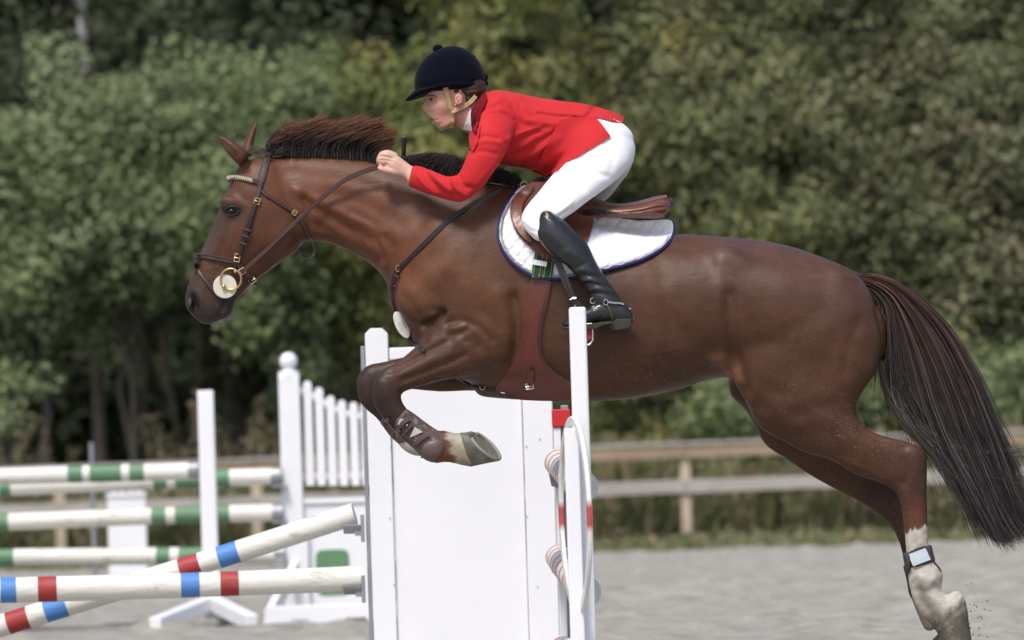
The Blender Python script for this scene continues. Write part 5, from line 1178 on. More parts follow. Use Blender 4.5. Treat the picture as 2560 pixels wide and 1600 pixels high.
# stirrup and leathers (near side and far side)
def leathers(s_):
    mb = MB()
    def L3(pts, w): 
        P_ = catmull(pts, 5); V = []; F = []
        for i, p in enumerate(P_):
            q = U(p[0], p[1], p[2]); t = P_[min(i+1, len(P_)-1)]-P_[max(i-1, 0)]; n_ = np.array([-t[1], t[0]]); n_ = n_/np.linalg.norm(n_)*w/720/2
            for a, b_ in ((-1, 0), (1, 0), (1, 1), (-1, 1)):
                V.append((q.x+n_[0]*a, (q.y+b_*.004)*s_, q.z-n_[1]*a))
        for i in range(len(P_)-1):
            for k in range(4): F.append((i*4+k, i*4+(k+1) % 4, (i+1)*4+(k+1) % 4, (i+1)*4+k))
        return MB().add(V, F)
    L3([(1383, 640, -.335), (1395, 665, -.345), (1408, 700, -.35), (1430, 745, -.352), (1440, 762, -.355)], 9).build('stirrup_leather', DARKL, sad)
    L3([(1391, 640, -.345), (1404, 665, -.352), (1418, 700, -.358), (1436, 745, -.36), (1452, 764, -.36)], 8).build('stirrup_leather', DARKL, sad)
    MB().tube([U(1424, 750, -.362), U(1432, 746, -.364), U(1440, 745, -.364)], .003, 6).build('leather_buckle', SILVER, sad)
    pts = catmull([(1446, 758, -.345), (1432, 778, -.37), (1428, 815, -.39), (1434, 850, -.39)], 5)
    mb = MB(); mb.tube([Vector((U(*p).x, U(*p).y*s_, U(*p).z)) for p in pts], .0055, 8); ob = mb.build('stirrup_iron', SILVER, sad)
    pts = catmull([(1446, 758, -.345), (1460, 778, -.30), (1468, 815, -.27), (1470, 850, -.27)], 5)
    mb = MB(); mb.tube([Vector((U(*p).x, U(*p).y*s_, U(*p).z)) for p in pts], .0055, 8); mb.build('iron_arm', SILVER, ob)
    c = U(1455, 838, -.33); mb = MB(); mb.box((c.x, c.y*s_, c.z), (.052, .125, .016), Matrix.Rotation(R(-12), 3, 'Y')); mb.build('tread', DARKL, ob, bevel=.003)
    a = U(1474, 812, -.395)
    mb = MB(); prism(mb, [(a.x-.014, a.z+.006), (a.x+.009, a.z+.006), (a.x+.013, a.z-.004), (a.x-.014, a.z-.012)], a.y*s_-.006, a.y*s_+.006); mb.build('iron_top', SILVER, ob, bevel=.002)
    mb = MB(); prism(mb, [(a.x-.012, a.z-.014), (a.x+.011, a.z-.006), (a.x+.010, a.z-.046), (a.x-.010, a.z-.056)], a.y*s_-.003, a.y*s_+.003); mb.build('rubber_band', material('red_rubber', (.22, .03, .03), .6, .3), ob, bevel=.001)
    mb = MB(); mb.tube([U(1481, 813, -.395), U(1482, 850, -.395), U(1474, 862, -.395), U(1463, 862, -.395)], .0035, 8)
    mb.v = [(v[0], v[1]*s_, v[2]) for v in mb.v]; mb.build('iron_side', SILVER, ob)
leathers(1)

# boots on the horse's legs
BOOTM = material('tendon_boot', (0.085, 0.055, 0.052), .55, .4, var=.25, bump=.2, bscale=120, dirt=(.30, .26, .23), dirt_amt=.85, dscale=45, dirt_lo=.53)
CAPM = material('boot_cap', (0.105, 0.066, 0.064), .45, .45, var=.12, bump=.1, bscale=100)
def leather_shell(name, stn, mat, parent, yc, vox=.005, disp=None):
    mb = MB(); loft(mb, stn, 26, 4, yc=yc, p=.9, cap=.12); s_ = remesh(mb, vox); s_.smooth(3)
    if disp: s_.displace(disp); s_.smooth(1)
    s_.obj(name, mat, parent); return s_.bvh()
tb = empty('tendon_boot', 'brown tendon boot with pale patches on the near foreleg', 'horse boot', tuple(U(1040, 1080, -.15)))
B1 = leather_shell('boot_shell', [(984, 1063, 1016, 1021, .036), (986, 1068, 1036, 1034, .036), (1002, 1085, 1060, 1052, .036), (1022, 1108, 1082, 1068, .037), (1045, 1134, 1102, 1080, .040), (1062, 1150, 1117, 1092, .043)], BOOTM, tb, -.15,
    disp=[([(985, 1075), (1008, 1040), (1020, 1024)], 4, .003, -1), ([(1012, 1098), (1035, 1070)], 5, .002, -1)])
B2 = leather_shell('fetlock_cap', [(1048, 1120, 1075, 1096, .035), (1050, 1135, 1100, 1090, .044), (1062, 1150, 1116, 1098, .046), (1080, 1154, 1118, 1118, .040), (1092, 1148, 1112, 1132, .025)], CAPM, tb, -.152)
BB = [B1, B2]
def stb(name, pts, w, mat, parent=tb, **k):
    mb = MB(); strap(mb, pts, BB, w, default=-.17, **k); return mb.build(name, mat, parent)
stb('boot_strap', [(992, 1076), (1003, 1062), (1016, 1050), (1026, 1047)], [9, 11, 13, 10], CAPM, thick=.005); stb('boot_strap', [(1036, 1116), (1046, 1102), (1060, 1091), (1072, 1086)], [9, 12, 14, 10], CAPM, thick=.005)
stb('boot_strap', [(1004, 1090), (1018, 1076), (1030, 1064)], 5, CAPM, thick=.004)
PATCH = material('pale_patch', (0.50, 0.50, 0.48), .5, .4, var=.1)
sheet('pale_patch', [(1024, 1094), (1037, 1067), (1057, 1080)], BB, .006, .003, PATCH, tb, step=4, closed_curve=False, default=-.185)
sheet('pale_patch', [(994, 1060), (1000, 1047), (1014, 1047), (1000, 1066)], BB, .004, .003, PATCH, tb, step=4, closed_curve=False, default=-.185)
for (x, y) in ((1018, 1063), (1057, 1096)):
    MB().sphere(U(x, y, hitY(BB, x, y, -.19)-.005), (.0045, .003, .003), 10, 6, rot=Matrix.Rotation(R(40), 3, 'Y')).build('stud', SILVER, tb)
fb2 = empty('tendon_boot', 'dark boot on the far foreleg, half hidden by the near one', 'horse boot', tuple(U(980, 1080, .14)))
leather_shell('boot_shell', [(950, 1052, 975, 1030, .034), (958, 1068, 1010, 1048, .034), (978, 1094, 1036, 1072, .034), (996, 1110, 1052, 1086, .036)], BOOTM, fb2, .14)
for (a_, b_) in (((954, 1062), (972, 1048)), ((976, 1090), (1000, 1076))):
    mb = MB(); strap(mb, [a_, ((a_[0]+b_[0])/2, (a_[1]+b_[1])/2-1), b_], [HB], 10, thick=.008, default=.10, off=.006); mb.build('boot_strap', CAPM, fb2)
GB = material('fetlock_boot_dark', (0.055, 0.052, 0.048), .65, .3, var=.2, bump=.3, bscale=100); GW = material('reflective_panel', (0.50, 0.55, 0.62), .4, .5, var=.05)
hbt = empty('fetlock_boot', 'dark fetlock boot with pale square panel on the near hind leg', 'horse boot', tuple(U(2300, 1400, -.15)))
B3 = leather_shell('boot_shell', [(2258, 1388, 2330, 1362, .032), (2262, 1400, 2333, 1378, .035), (2266, 1412, 2337, 1394, .037), (2268, 1420, 2340, 1402, .038)], GB, hbt, -.15)
leather_shell('front_cup', [(2256, 1383, 2274, 1380, .035), (2259, 1400, 2280, 1398, .038), (2263, 1420, 2276, 1418, .036), (2266, 1436, 2270, 1434, .025)], GB, hbt, -.15)
sheet('reflective_panel', [(2270, 1386), (2314, 1370), (2327, 1399), (2283, 1416)], [B3], .004, .004, GW, hbt, step=5, closed_curve=False, default=-.18)
mb = MB(); strap(mb, [(2274, 1382), (2292, 1373), (2316, 1366)], [B3], 5, thick=.004, default=-.18); mb.build('boot_edge', GB, hbt)
mb = MB(); strap(mb, [(2334, 1404), (2344, 1415), (2353, 1428)], [HB], 4, thick=.004, default=-.16); mb.build('boot_cord', GB, hbt)
hb2 = empty('fetlock_boot', 'dark boot edge on the far hind leg beside the near fetlock', 'horse boot', tuple(U(2290, 1470, .15)))
leather_shell('boot_shell', [(2257, 1415, 2320, 1405, .036), (2266, 1450, 2335, 1440, .038), (2272, 1485, 2340, 1470, .038), (2280, 1498, 2342, 1480, .036)], GB, hb2, .15)
# ------------------------------------------------------------------ the rider
person = empty('person', 'rider in red jacket, white breeches and navy velvet helmet crouched over the horse', 'person', tuple(U(1450, 420, 0)))
SKIN = material('skin', (1, 1, 1), .48, .35, attr=True, var=.05, vscale=30, sss=.12, bump=.05, bscale=150)
REDJ = material('red_wool', (1, 1, 1), .78, .22, attr=True, var=.05, vscale=10, bump=.12, bscale=260, sheen=.04)
BREE = material('white_breeches', (0.83, 0.83, 0.86), .8, .2, var=.02, bump=.08, bscale=250, sheen=.1)
BOOT = material('boot_leather', (0.016, 0.017, 0.019), .30, .5, var=.2, bump=.1, bscale=80, coat=.15)
VELV = material('navy_velvet', (0.0035, 0.0042, 0.010), .95, .06, var=.1, sheen=.05, bump=.1, bscale=300)
HAIRM = material('brown_hair', (0.045, 0.019, 0.013), .5, .4, var=.5, vscale=60, stretch=(.3, 1, 2.5), bump=.5, bscale=120)
TANS = material('tan_strap', (0.52, 0.38, 0.20), .6, .3, var=.12, vscale=40, bump=.2)
TORSO = [(1196, 243, 1180, 322, .065), (1217, 231, 1181, 345, .125), (1250, 226, 1190, 376, .175), (1297, 234, 1224, 400, .182), (1345, 244, 1268, 415, .165), (1400, 252, 1310, 420, .15), (1447, 259, 1352, 428, .142), (1478, 268, 1384, 425, .145)]
ARM = [(1215, 262, 1290, 300, .055, -.14), (1200, 288, 1283, 335, .062, -.20), (1186, 322, 1274, 362, .060, -.235), (1176, 362, 1254, 400, .056, -.25), (1163, 400, 1232, 433, .053, -.255), (1145, 436, 1205, 470, .051, -.25), (1120, 441, 1160, 503, .050, -.24),
       (1098, 434, 1128, 502, .047, -.225), (1073, 424, 1090, 492, .043, -.205), (1050, 415, 1054, 480, .040, -.185), (1033, 414, 1022, 466, .036, -.17)]
PELV = [(1440, 268, 1368, 425, .13), (1478, 276, 1392, 425, .145), (1512, 286, 1420, 430, .155), (1545, 300, 1460, 440, .155), (1570, 325, 1510, 440, .14), (1583, 360, 1540, 430, .10)]
THIGH = [(1470, 295, 1584, 352, .08, -.09), (1432, 345, 1589, 375, .095, -.10), (1412, 396, 1578, 412, .097, -.12), (1396, 420, 1542, 450, .093, -.15), (1372, 447, 1505, 478, .086, -.19), (1346, 480, 1470, 503, .078, -.235), (1322, 508, 1435, 530, .070, -.27), (1305, 535, 1412, 546, .064, -.295),
         (1304, 556, 1395, 560, .060, -.31), (1316, 578, 1385, 575, .055, -.32), (1334, 596, 1382, 592, .05, -.325)]
FTH = [(1470, 305, 1580, 372, .08, .09), (1445, 360, 1586, 392, .09, .10), (1425, 405, 1573, 428, .09, .12), (1408, 440, 1548, 462, .085, .15), (1385, 470, 1518, 498, .078, .19), (1355, 500, 1475, 520, .07, .24), (1330, 530, 1430, 550, .064, .28), (1320, 560, 1405, 570, .058, .31), (1340, 590, 1395, 595, .05, .32)]
LEG = [(1352, 531, 1380, 529, .040, -.335), (1343, 546, 1401, 545, .052, -.335), (1341, 566, 1417, 556, .057, -.338), (1338, 586, 1434, 574, .059, -.342), (1350, 605, 1452, 592, .060, -.345), (1367, 627, 1470, 612, .059, -.348), (1389, 647, 1482, 636, .057, -.350), (1412, 662, 1494, 660, .052, -.352), (1432, 681, 1508, 683, .047, -.354), (1449, 700, 1522, 706, .043, -.355),
       (1462, 716, 1535, 722, .041, -.356), (1472, 734, 1548, 743, .040, -.357), (1477, 752, 1558, 760, .041, -.358)]
FOOT = [(1578, 778, 1580, 806, .026, -.355), (1562, 757, 1570, 812, .034, -.356), (1535, 748, 1542, 812, .038, -.358), (1505, 750, 1512, 808, .038, -.360), (1480, 763, 1485, 808, .040, -.364), (1455, 776, 1458, 812, .043, -.370), (1430, 790, 1433, 818, .042, -.375), (1412, 801, 1415, 821, .034, -.378), (1403, 809, 1405, 819, .02, -.38)]
def mir(S): return [tuple(list(s[:5])+[-s[5]]+list(s[6:])) for s in S]
HEAD = [(1075, 190, 1190, 180, .066), (1066, 213, 1200, 203, .073), (1063, 231, 1203, 222, .074), (1064, 241, 1202, 234, .073), (1067, 250, 1197, 245, .070), (1067, 262, 1190, 258, .067), (1066, 272, 1182, 268, .063), (1068, 281, 1174, 277, .059),
        (1069, 287, 1167, 284, .055), (1071.5, 292, 1162, 288, .052), (1073, 297, 1158, 292, .050), (1077, 302, 1153, 297, .048), (1079.5, 307, 1150, 302, .046), (1088, 313, 1146, 306, .043), (1093, 319, 1138, 311, .038), (1099, 324, 1128, 316, .030), (1106, 327, 1118, 320, .016)]
NECK = [(1126, 305, 1195, 220, .050, 0, 0), (1148, 319, 1206, 234, .053, 0, 0), (1170, 332, 1222, 250, .056, 0, 0)]
NOSE = [(1064, 244, 1080, 245, .006), (1060, 256, 1080, 256, .009), (1056, 266, 1080, 268, .013), (1056, 273, 1080, 276, .0155), (1062, 279, 1080, 281, .014)]
pb = MB()
loft(pb, HEAD, 28, 2, p=.95, cap=.15); loft(pb, NOSE, 14, 3, cap=.2); loft(pb, NECK, 22, 3)
loft(pb, TORSO, 28, 3, shrink=.88, p=.85); loft(pb, PELV, 28, 3, shrink=.9, p=.85)
for A_ in (ARM, mir(ARM)): loft(pb, A_, 18, 3, shrink=.74)
loft(pb, THIGH, 22, 3, shrink=.9); loft(pb, FTH, 22, 3, shrink=.9)
for L_ in (LEG, mir(LEG)): loft(pb, L_, 18, 3, shrink=.85)
for L_ in (FOOT, mir(FOOT)): loft(pb, L_, 16, 3, shrink=.8)
# hands closed on the reins: palm, four bent fingers, thumb
for s_ in (1, -1):
    b0 = -.165*s_
    loft(pb, [(1040, 420, 1030, 462, .024, b0), (1027, 413, 1012, 446, .021, b0+.001*s_), (1012, 402, 992, 438, .020, b0+.000*s_), (995, 389, 975, 431, .019, b0-.002*s_), (978, 383, 962, 424, .017, b0+.000*s_), (966, 382, 956, 412, .013, b0+.004*s_)], 18, 3)
    fing = [[(992, 390, -.008), (970, 381, -.011), (953, 385, -.002), (951, 395, .022), (962, 402, .028)],
            [(990, 398, -.010), (964, 388, -.015), (949, 393, -.006), (947, 403, .018), (958, 410, .026)],
            [(988, 406, -.010), (960, 398, -.015), (947, 402, -.008), (949, 410, .014), (962, 416, .022)],
            [(986, 414, -.010), (966, 406, -.013), (952, 409, -.008), (952, 413, .008), (962, 419, .018)]]
    for f_ in fing:
        P_ = catmull(f_, 4); pb.tube([U(x, y, b0+d*s_+.004*s_) for x, y, d in P_], [.0098-.0022*i/len(P_) for i in range(len(P_))], 10)
        e_ = P_[-1]; pb.sphere(U(e_[0], e_[1], b0+e_[2]*s_+.004*s_), .0076, 10, 8)
    P_ = catmull([(1000, 432, -.006), (978, 428, -.014), (960, 424, -.018), (949, 420, -.016)], 4); pb.tube([U(x, y, b0+d*s_+.004*s_) for x, y, d in P_], [.0125-.004*i/len(P_) for i in range(len(P_))], 10)
    pb.sphere(U(949, 420, b0-.012*s_), .0085, 10, 8)
ea = U(1146, 248, -.080); pb.sphere(ea, (.016, .007, .021), 16, 10, rot=Matrix.Rotation(R(12), 3, 'Y')); pb.sphere((ea.x, -ea.y, ea.z), (.016, .007, .021), 16, 10)
PB = remesh(pb, .0030); PB.smooth(2)
P = PB.px(); _tri = [(1058, 287), (1089, 300.5), (1070, 308.5)]; _d = dist_poly(P, [(1066, 291.5), (1090, 301)])
_w = np.where(inside_poly(P, _tri) & (P[:, 1] > 291), 1.0, 0)*np.clip(1-(PB.v[:, 1]/.030)**2, 0, 1)**.4*(P[:, 0] < 1100)*(P[:, 1] < 304.5)
MOUTH = _w > .05; PB.v[:, 0] += _w*np.clip((1088-P[:, 0])/720, 0, .022)
PB.displace([([(1077, 247), (1086, 249)], 6, -.0055, 0), ([(1064, 239), (1076, 240), (1092, 243)], 4, .0026, 0), ([(1088, 268), (1100, 264)], 11, .003, 0), ([(1071, 262), (1072, 274), (1077, 284)], 3, -.002, 0), ([(1061, 276), (1065, 276)], 3, -.003, 0), ([(1070, 275), (1074, 271)], 3.5, .0025, 0),
              ([(1092, 300), (1094, 300)], 3, -.002, 0), ([(1106, 318), (1128, 308), (1142, 285)], 6, .0025, 0), ([(1112, 296), (1120, 285)], 12, -.0025, 0),
              ([(1146, 240), (1152, 250), (1147, 256)], 2.2, -.004, 0), ([(1141, 252), (1144, 244)], 2, -.003, 0), ([(1137, 246), (1138, 256)], 2, -.003, 0),
              ([(982, 396), (964, 391), (950, 391)], 2.2, -.0032, -1), ([(980, 404), (962, 400), (948, 400)], 2.2, -.0032, -1), ([(976, 411), (962, 409)], 2.2, -.0025, -1), ([(985, 389), (1005, 400)], 3, .0010, -1), ([(982, 399), (1003, 410)], 2.6, .0009, -1), ([(952, 414), (966, 415), (976, 420)], 3, -.004, -1)])
PB.smooth(1)
P = PB.px(); col = np.tile((.58, .32, .235), (len(P), 1)).astype(float)
blend(near_line([(1095, 275), (1110, 285)], 18)*.45, (.56, .27, .20)); blend(near_line([(1057, 270)], 8)*.4, (.58, .28, .21)); blend(near_line([(1067, 288), (1078, 292)], 2.2)*.6, (.46, .19, .15)); blend(near_line([(1079, 305), (1085, 303)], 2.4)*.6, (.46, .19, .15))
blend(np.where(MOUTH, .85, 0), (.15, .04, .035)); blend(near_line([(1066, 240), (1078, 238), (1092, 241)], 2.2)*.6, (.16, .09, .06)); blend(near_line([(1146, 248)], 14)*.45, (.62, .26, .18)); blend(near_line([(1141, 250), (1144, 243)], 2.5)*.5, (.25, .08, .05))
blend(near_line([(1079, 248)], 6)*.65, (.26, .13, .10)); blend(sm(P[:, 0], 1060, 1030)*(P[:, 1] > 360)*(P[:, 1] < 480)*.6, (.66, .42, .34)); blend(near_line([(955, 388), (952, 400), (955, 420)], 9)*.5, (.62, .33, .26)); blend(near_line([(960, 415)], 5)*.5, (.35, .12, .08))  # first blend paints the shadow under the brow round the eye
PB.obj('body', SKIN, person, col); PBV = PB.bvh()
# eyes, lashes, teeth
EW = material('eye_white', (.34, .30, .28), .25, .5, var=.02); IR = material('iris', (.05, .05, .035), .15, .6, var=.1)
eyy = hitY([PBV], 1080, 248.5)
for s_ in (1, -1):
    c_ = U(1080.5, 248.8, eyy+.0085); eb = MB().sphere((c_.x, c_.y*s_, c_.z), (.0105, .0105, .0098), 16, 12).build('eyeball', EW, person)
    q = U(1078.2, 249, eyy-.0004); MB().sphere((q.x, q.y*s_, q.z), (.0052, .0028, .0056), 10, 8).build('iris', IR, eb)
    mb = MB(); pts = [U(x, y, eyy-.0015+abs(x-1079)*.0004) for x, y in catmull([(1072, 248), (1077, 244.6), (1083, 245), (1089, 249)], 4)]; mb.tube([(p.x, p.y*s_, p.z) for p in pts], .0011, 6); mb.build('lashes', HAIRM, person)
    mb = MB(); pts = [U(x, y, hitY([PBV], x, y, eyy)-.0005) for x, y in catmull([(1068, 241.5), (1076, 238.5), (1084, 238.8), (1092, 242)], 4)]; mb.tube([(p.x, p.y*s_, p.z) for p in pts], .0013, 6); mb.build('eyebrow', HAIRM, person)
for (x0, y0, x1, y1) in ((1074.5, 293.4, 1080, 296), (1083, 302.5, 1088, 301)):
    MB().tube([U(x0+3, y0, -.016), U(x0, y0, 0), U(x0+3, y0, .016)], .0017, 8).build('teeth', material('tooth', (.7, .66, .6), .3, .5), person)
MB().sphere(U(1139, 262.5, hitY([PBV], 1139, 262, -.07)-.002), .0032, 10, 8).build('earring', SILVER, person)
# hair
hm = MB(); loft(hm, [(1118, 205, 1212, 196, .078), (1120, 222, 1216, 212, .080), (1133, 234, 1216, 222, .079), (1158, 245, 1211, 234, .074), (1168, 256, 1203, 244, .066), (1176, 266, 1194, 256, .045)], 26, 3, cap=.3)
loft(hm, [(1118, 212, 1160, 210, .079), (1122, 222, 1160, 220, .080), (1127, 232, 1158, 230, .0785), (1131, 239, 1140, 238, .074)], 18, 3, cap=.3)
loft(hm, [(1152, 232, 1180, 228, .076), (1158, 248, 1184, 244, .072), (1160, 260, 1186, 256, .067), (1166, 268, 1184, 264, .058)], 18, 3, cap=.3)
HM = remesh(hm, .004); HM.smooth(2); HM.displace([([(1130, 228), (1170, 232), (1212, 222)], 2.2, .002, 0), ([(1135, 236), (1170, 242), (1205, 232)], 2, -.0025, 0), ([(1150, 240), (1180, 250)], 2, .0015, 0), ([(1125, 222), (1180, 226), (1214, 214)], 2, -.002, 0)]); HM.obj('hair', HAIRM, person)
# helmet
hl_ = MB(); loft(hl_, [(1037, 226, 1217, 216, .098), (1035, 208, 1216, 198, .102), (1038, 188, 1211, 180, .101), (1046, 168, 1202, 160, .096), (1063, 146, 1187, 139, .083), (1085, 129, 1167, 125, .062), (1108, 119, 1148, 117, .034)], 36, 4, p=1, cap=.12)
HLM = remesh(hl_, .004); HLM.smooth(6); HLM.displace([([(1036, 215), (1075, 213), (1110, 204), (1150, 202), (1217, 206)], 3, -.0026, 0), ([(1036, 222), (1075, 221), (1115, 213), (1150, 211), (1217, 212)], 4, .0018, 0), ([(1100, 120), (1130, 150), (1150, 205)], 2, -.0010, 0), ([(1150, 117), (1180, 150), (1195, 200)], 2, -.0010, 0)]); HLM.smooth(1)
helm = HLM.obj('helmet', VELV, person)
pk = MB(); loft(pk, [(1092, 214, 1090, 227, .096), (1070, 217, 1074, 235, .094), (1050, 221, 1056, 243, .086), (1034, 229, 1038, 249, .072), (1021, 241, 1023, 253, .052), (1013, 249, 1014, 253, .030)], 30, 4, p=1, cap=.3)
PK = remesh(pk, .004); PK.smooth(4); PK.obj('peak', VELV, helm)
mb = MB(); mb.sphere(U(1094, 121, 0), (.0175, .0175, .0135), 20, 12, rot=Matrix.Rotation(R(-20), 3, 'Y')); mb.build('button', VELV, helm)
mb = MB(); mb.sphere(U(1214, 196, 0), (.008, .02, .016), 14, 8, rot=Matrix.Rotation(R(20), 3, 'Y')); mb.build('bow', VELV, helm)
mb = MB(); mb.sphere(U(1216, 207, 0), (.006, .016, .010), 12, 8, rot=Matrix.Rotation(R(-20), 3, 'Y')); mb.build('bow', VELV, helm)
HV = [PBV, HM.bvh(), HLM.bvh()]
def hs_(name, pts, w, **k):
    mb = MB(); strap(mb, pts, HV, w, **k); ob = mb.build(name, TANS, person)
    mb2 = MB(); mb2.v = [(v[0], -v[1], v[2]) for v in mb.v]; mb2.f = mb.f; mb2.c = mb.c; mb2.build(name, TANS, person)
hs_('chin_strap', [(1114, 219), (1117, 231), (1121, 246), (1125, 262), (1130, 276)], [14, 13, 12, 12, 12], thick=.004, off=.004)
hs_('chin_strap', [(1190, 240), (1180, 252), (1166, 263), (1148, 272), (1128, 279)], [11, 12, 12, 13, 12], thick=.004, off=.006)
hs_('chin_strap', [(1130, 276), (1131, 292), (1130, 306), (1128, 317)], [12, 12, 13, 13], thick=.004, off=.004)
mb = MB(); mb.tube([U(1128, 316, y) for y in np.linspace(-.030, .030, 7)], .005, 8); mb.build('chin_strap', TANS, person)

# jacket: torso and sleeves as one cloth body
jb = MB(); loft(jb, TORSO, 34, 4, p=.85, cap=.12)
for A_ in (ARM, mir(ARM)): loft(jb, A_, 24, 4, cap=.12)
for s_ in (-1, 1): jb.sphere(U(1238, 292, .14*s_), (.075, .06, .075), 20, 12)
J = remesh(jb, .0042); J.smooth(5)
P = J.px(); J.smooth(24, np.maximum(near_line([(1240, 270), (1275, 300), (1285, 350)], 22), near_line([(1195, 245), (1215, 260)], 20)))
JB_ = [([(1244, 281), (1266, 290), (1281, 310), (1279, 345)], 3.2, -.004, -1), ([(1192, 305), (1207, 291), (1225, 283), (1240, 280)], 3, -.003, -1), ([(1250, 272), (1274, 284), (1290, 306)], 6, .004, -1),
       ([(1343, 283), (1396, 291), (1440, 291), (1489, 293)], 2.4, -.0035, -1), ([(1343, 276), (1400, 284), (1480, 285)], 5, .0025, -1), ([(1300, 255), (1303, 275), (1330, 290)], 6, -.0030, -1),
       ([(1270, 360), (1310, 340), (1346, 330)], 6, -.007, -1), ([(1270, 348), (1310, 330), (1350, 318)], 6, .005, -1), ([(1280, 385), (1330, 365), (1390, 330)], 7, -.006, -1), ([(1290, 398), (1340, 380), (1400, 345)], 6, .0055, -1),
       ([(1305, 412), (1350, 395), (1405, 360), (1430, 320)], 6, -.007, -1), ([(1345, 420), (1380, 395), (1415, 370)], 5, .006, -1), ([(1356, 378), (1390, 350), (1432, 312)], 4, -.005, -1), ([(1290, 300), (1330, 320), (1370, 318)], 8, -.004, -1), ([(1320, 300), (1380, 310), (1440, 300)], 7, .003, -1),
       ([(1330, 350), (1300, 372), (1275, 395)], 5, .004, -1), ([(1243, 405), (1280, 415), (1310, 415)], 5, -.004, -1), ([(1355, 425), (1372, 400), (1395, 385)], 4, -.006, -1),
       ([(1180, 350), (1210, 340), (1245, 345)], 5, -.004, -1), ([(1182, 362), (1215, 352), (1250, 358)], 5, .003, -1), ([(1176, 385), (1205, 378), (1240, 385)], 6, -.0035, -1),
       ([(1150, 445), (1160, 465), (1185, 470)], 6, -.006, -1), ([(1135, 440), (1140, 470), (1170, 490)], 6, .005, -1), ([(1118, 440), (1125, 470), (1150, 495)], 5, -.005, -1), ([(1060, 425), (1075, 450), (1105, 480), (1135, 492)], 6, -.005, -1), ([(1075, 422), (1095, 450), (1125, 475)], 6, .0045, -1), ([(1045, 440), (1065, 465), (1090, 484)], 5, .004, -1),
       ([(1150, 500), (1180, 475), (1210, 440), (1240, 405)], 7, .003, -1), ([(1205, 270), (1225, 262), (1250, 250)], 5, .003, -1), ([(1186, 335), (1184, 375)], 4, -.003, -1), ([(1262, 228), (1270, 245)], 5, -.003, -1), ([(1295, 234), (1300, 250)], 5, .003, -1)]
JB_ = [(a, b, c*1.35, d) for a, b, c, d in JB_]
J.displace(JB_); J.smooth(1)
P = J.px(); col = np.tile((.52, .022, .026), (len(P), 1)).astype(float)
jk = J.obj('jacket', REDJ, person, col); JV = J.bvh()
DRED = material('dark_red_velvet', (.16, .008, .014), .9, .1, var=.08); RED2 = material('red_wool_skirt', (.52, .022, .026), .78, .22, var=.05, bump=.12, bscale=260, sheen=.04)
BV = None
bb1 = MB(); loft(bb1, PELV, 34, 4, p=.85); loft(bb1, THIGH, 28, 4, p=.95); loft(bb1, FTH, 28, 4, p=.95)
BR_ = remesh(bb1, .0045); BR_.smooth(8)
BR_.displace([(a, b, c*1.5, d) for a, b, c, d in [([(1470, 375), (1420, 430), (1389, 470), (1352, 515), (1330, 545)], 1.8, -.0022, -1), ([(1400, 540), (1415, 530), (1430, 522)], 3, -.004, -1), ([(1385, 535), (1408, 522), (1430, 505)], 4, .003, -1), ([(1340, 505), (1370, 520), (1400, 520)], 5, -.0022, -1), ([(1325, 530), (1350, 545), (1370, 540)], 4, .002, -1),
              ([(1450, 400), (1480, 430), (1520, 440)], 8, -.003, -1), ([(1530, 330), (1560, 360), (1570, 400)], 12, .002, -1), ([(1395, 450), (1425, 470), (1460, 475)], 6, -.002, -1), ([(1310, 560), (1325, 575), (1345, 580)], 3, -.002, -1), ([(1500, 345), (1530, 380), (1530, 420)], 10, -.0025, -1)]])
BR_.smooth(1); BR_.obj('breeches', BREE, person); BRV = BR_.bvh()
SV = [JV, BRV]
o1 = sheet('jacket_skirt', [(1400, 300), (1440, 291), (1490, 293), (1496, 300), (1512, 320), (1527, 341), (1490, 364), (1446, 391), (1414, 406), (1392, 430), (1366, 441), (1350, 432), (1330, 424), (1350, 400), (1372, 350)], SV, .011, .005, RED2, person, step=5, default=-.02, smooth=12, closed_curve=False,
      relief=lambda x, y: .004*math.sin((x*.8+y*.5)/9)*max(0, min(1, (440-x)/60)))
ms = o1.copy(); ms.data = o1.data.copy(); ms.data.transform(Matrix.Scale(-1, 4, (0, 1, 0))); ms.data.flip_normals(); SC.collection.objects.link(ms)
sheet('jacket_tail', [(1430, 255), (1462, 260), (1500, 269), (1530, 279), (1559, 292), (1557, 308), (1530, 303), (1508, 297), (1489, 293), (1455, 291), (1430, 288)], SV, .013, .005, RED2, person, step=4, default=-.02, smooth=8, closed_curve=False, mirror=True)
mb = MB(); mb.tube([U(1558.5, 300, y) for y in np.linspace(-.05, .05, 5)], .011, 8); 
sheet('collar', [(1210, 232), (1218, 246), (1204, 280), (1195, 310), (1190, 334), (1181, 327), (1177, 300), (1178, 276), (1190, 257)], [JV, PBV], .019, .005, DRED, person, step=4, default=-.05, smooth=3, mirror=True)
sheet('lapel', [(1190, 330), (1200, 312), (1196, 345), (1184, 375), (1175, 366), (1172, 340), (1178, 326)], [JV], .011, .004, RED2, person, step=4, default=-.04, smooth=5, mirror=True)
STOCK = material('white_stock', (.82, .82, .86), .8, .2, var=.02)
sheet('stock_collar', [(1176, 268), (1181, 290), (1182, 327), (1171, 325), (1158, 322), (1166, 300), (1172, 283)], [PBV], .004, .004, STOCK, person, step=4, default=-.03, smooth=3, mirror=True)
def onj(px, py, off=.003): return U(px, py, hitY(SV, px, py, -.1)-off)
for (x, y) in ((1178, 352), (1176, 372)): MB().sphere(onj(x, y, 0), .006, 8, 6).build('jacket_button', DARKL, person)
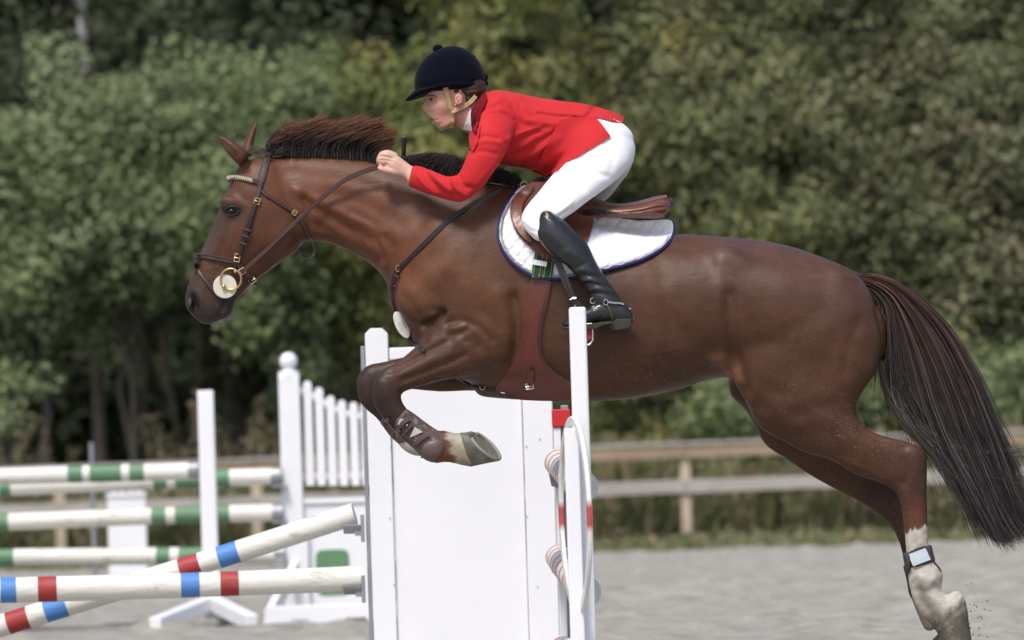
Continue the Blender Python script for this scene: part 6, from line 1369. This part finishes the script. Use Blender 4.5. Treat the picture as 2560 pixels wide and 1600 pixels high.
# boots
BTB = [([(1415, 668), (1440, 668), (1470, 655)], 5, -.003, -1), ([(1425, 690), (1450, 675), (1490, 680)], 4, .004, -1), ([(1432, 698), (1460, 688), (1500, 694)], 4, -.005, -1), ([(1440, 706), (1470, 700), (1512, 712)], 4, .005, -1), ([(1448, 716), (1480, 708), (1520, 716)], 3.5, -.005, -1),
       ([(1460, 730), (1490, 722), (1530, 730)], 4, .0045, -1), ([(1465, 740), (1500, 733), (1540, 742)], 3.5, -.004, -1), ([(1480, 775), (1495, 770), (1510, 785), (1500, 795)], 2, -.002, -1), ([(1356, 535), (1385, 548), (1397, 562)], 2, -.002, -1), ([(1400, 640), (1420, 630), (1440, 640)], 7, .0025, -1)]
def boot(S1, S2, s_):
    mb = MB(); loft(mb, S1, 28, 4, p=.95, cap=.2); loft(mb, S2, 26, 4, p=.9, cap=.4)
    B_ = remesh(mb, .0042); B_.smooth(4)
    if s_ < 0: B_.displace(BTB); B_.smooth(1)
    ob = B_.obj('boot', BOOT, person); return ob, B_
for s_ in (-1, 1):
    ob, B_ = boot(LEG if s_ < 0 else mir(LEG), FOOT if s_ < 0 else mir(FOOT), s_)
    if s_ < 0: BTV = B_.bvh()
    SOLM = material('boot_sole', (.035, .036, .024), .7, .3, var=.3, bump=.3)
    def solid(name, poly, y0, y1, mat=SOLM, b=.003):
        mb = MB(); P3 = [U(x, y, (y0+y1)/2) for x, y in poly]; prism(mb, [(p.x, p.z) for p in P3], min(y0*-s_, y1*-s_), max(y0*-s_, y1*-s_)); mb.build(name, mat, ob, bevel=b)
    solid('heel', [(1523, 827), (1530, 806), (1540, 798), (1578, 797), (1578, 818), (1560, 824)], -.392, -.322)
    solid('sole', [(1404, 822), (1404, 817), (1440, 816), (1500, 806), (1530, 803), (1530, 810), (1505, 815), (1490, 823), (1440, 827)], -.412, -.335)
mb = MB(); strap(mb, [(1481, 752), (1498, 754), (1515, 756)], [BTV], 4, thick=.004, default=-.4); mb.build('spur_strap', DARKL, person)
mb = MB(); strap(mb, [(1518, 762), (1524, 775), (1529, 790), (1532, 806), (1526, 818)], [BTV], 6, thick=.004, default=-.4); mb.build('spur_strap', material('spur_webbing', (.06, .06, .04), .7, .2), person)
for (x, y, r_) in ((1481.5, 752, .0095), (1514.5, 756, .0095)): MB().torus(tuple(U(x, y, hitY([BTV], x, y, -.4)-.005)), r_, .0022, nu=20, nv=6, sx=.8).build('spur_ring', SILVER, person)
mb = MB(); strap(mb, [(1520, 755), (1535, 757), (1550, 758), (1560, 761)], [BTV], [4.5, 5.5, 6, 6], thick=.004, off=.006, default=-.38); mb.build('spur_bar', SILVER, person)
mb = MB(); mb.tube([U(1562, 768, -.36), U(1577, 773, -.36)], .0038, 8); mb.build('spur_neck', SILVER, person)

# riding crop held in the far hand
cr_ = empty('riding_crop', 'black riding crop with capped handle standing up behind the rider\'s hand', 'riding crop', tuple(U(1009, 370, .13)))
mb = MB(); mb.tube([U(1010.5, 345, .13), U(1010, 356, .13), U(1009.5, 370, .13), U(1009, 384, .13), U(1006, 420, .14), U(998, 470, .16)], [.0108, .0100, .0082, .0080, .0075, .0065], 12); mb.build('handle', DARKL, cr_)
mb = MB(); mb.tube([U(1010.5, 340.5, .13), U(1010.5, 342, .13), U(1010.5, 346, .13)], [.0085, .0122, .0118], 14); mb.build('cap', material('crop_cap', (.12, .12, .13), .35, .5, metal=.3), cr_)
mb = MB(); mb.tube([U(998, 470, .16), U(975, 560, .22), U(955, 640, .24)], [.005, .004, .003], 8); mb.build('shaft', DARKL, cr_)
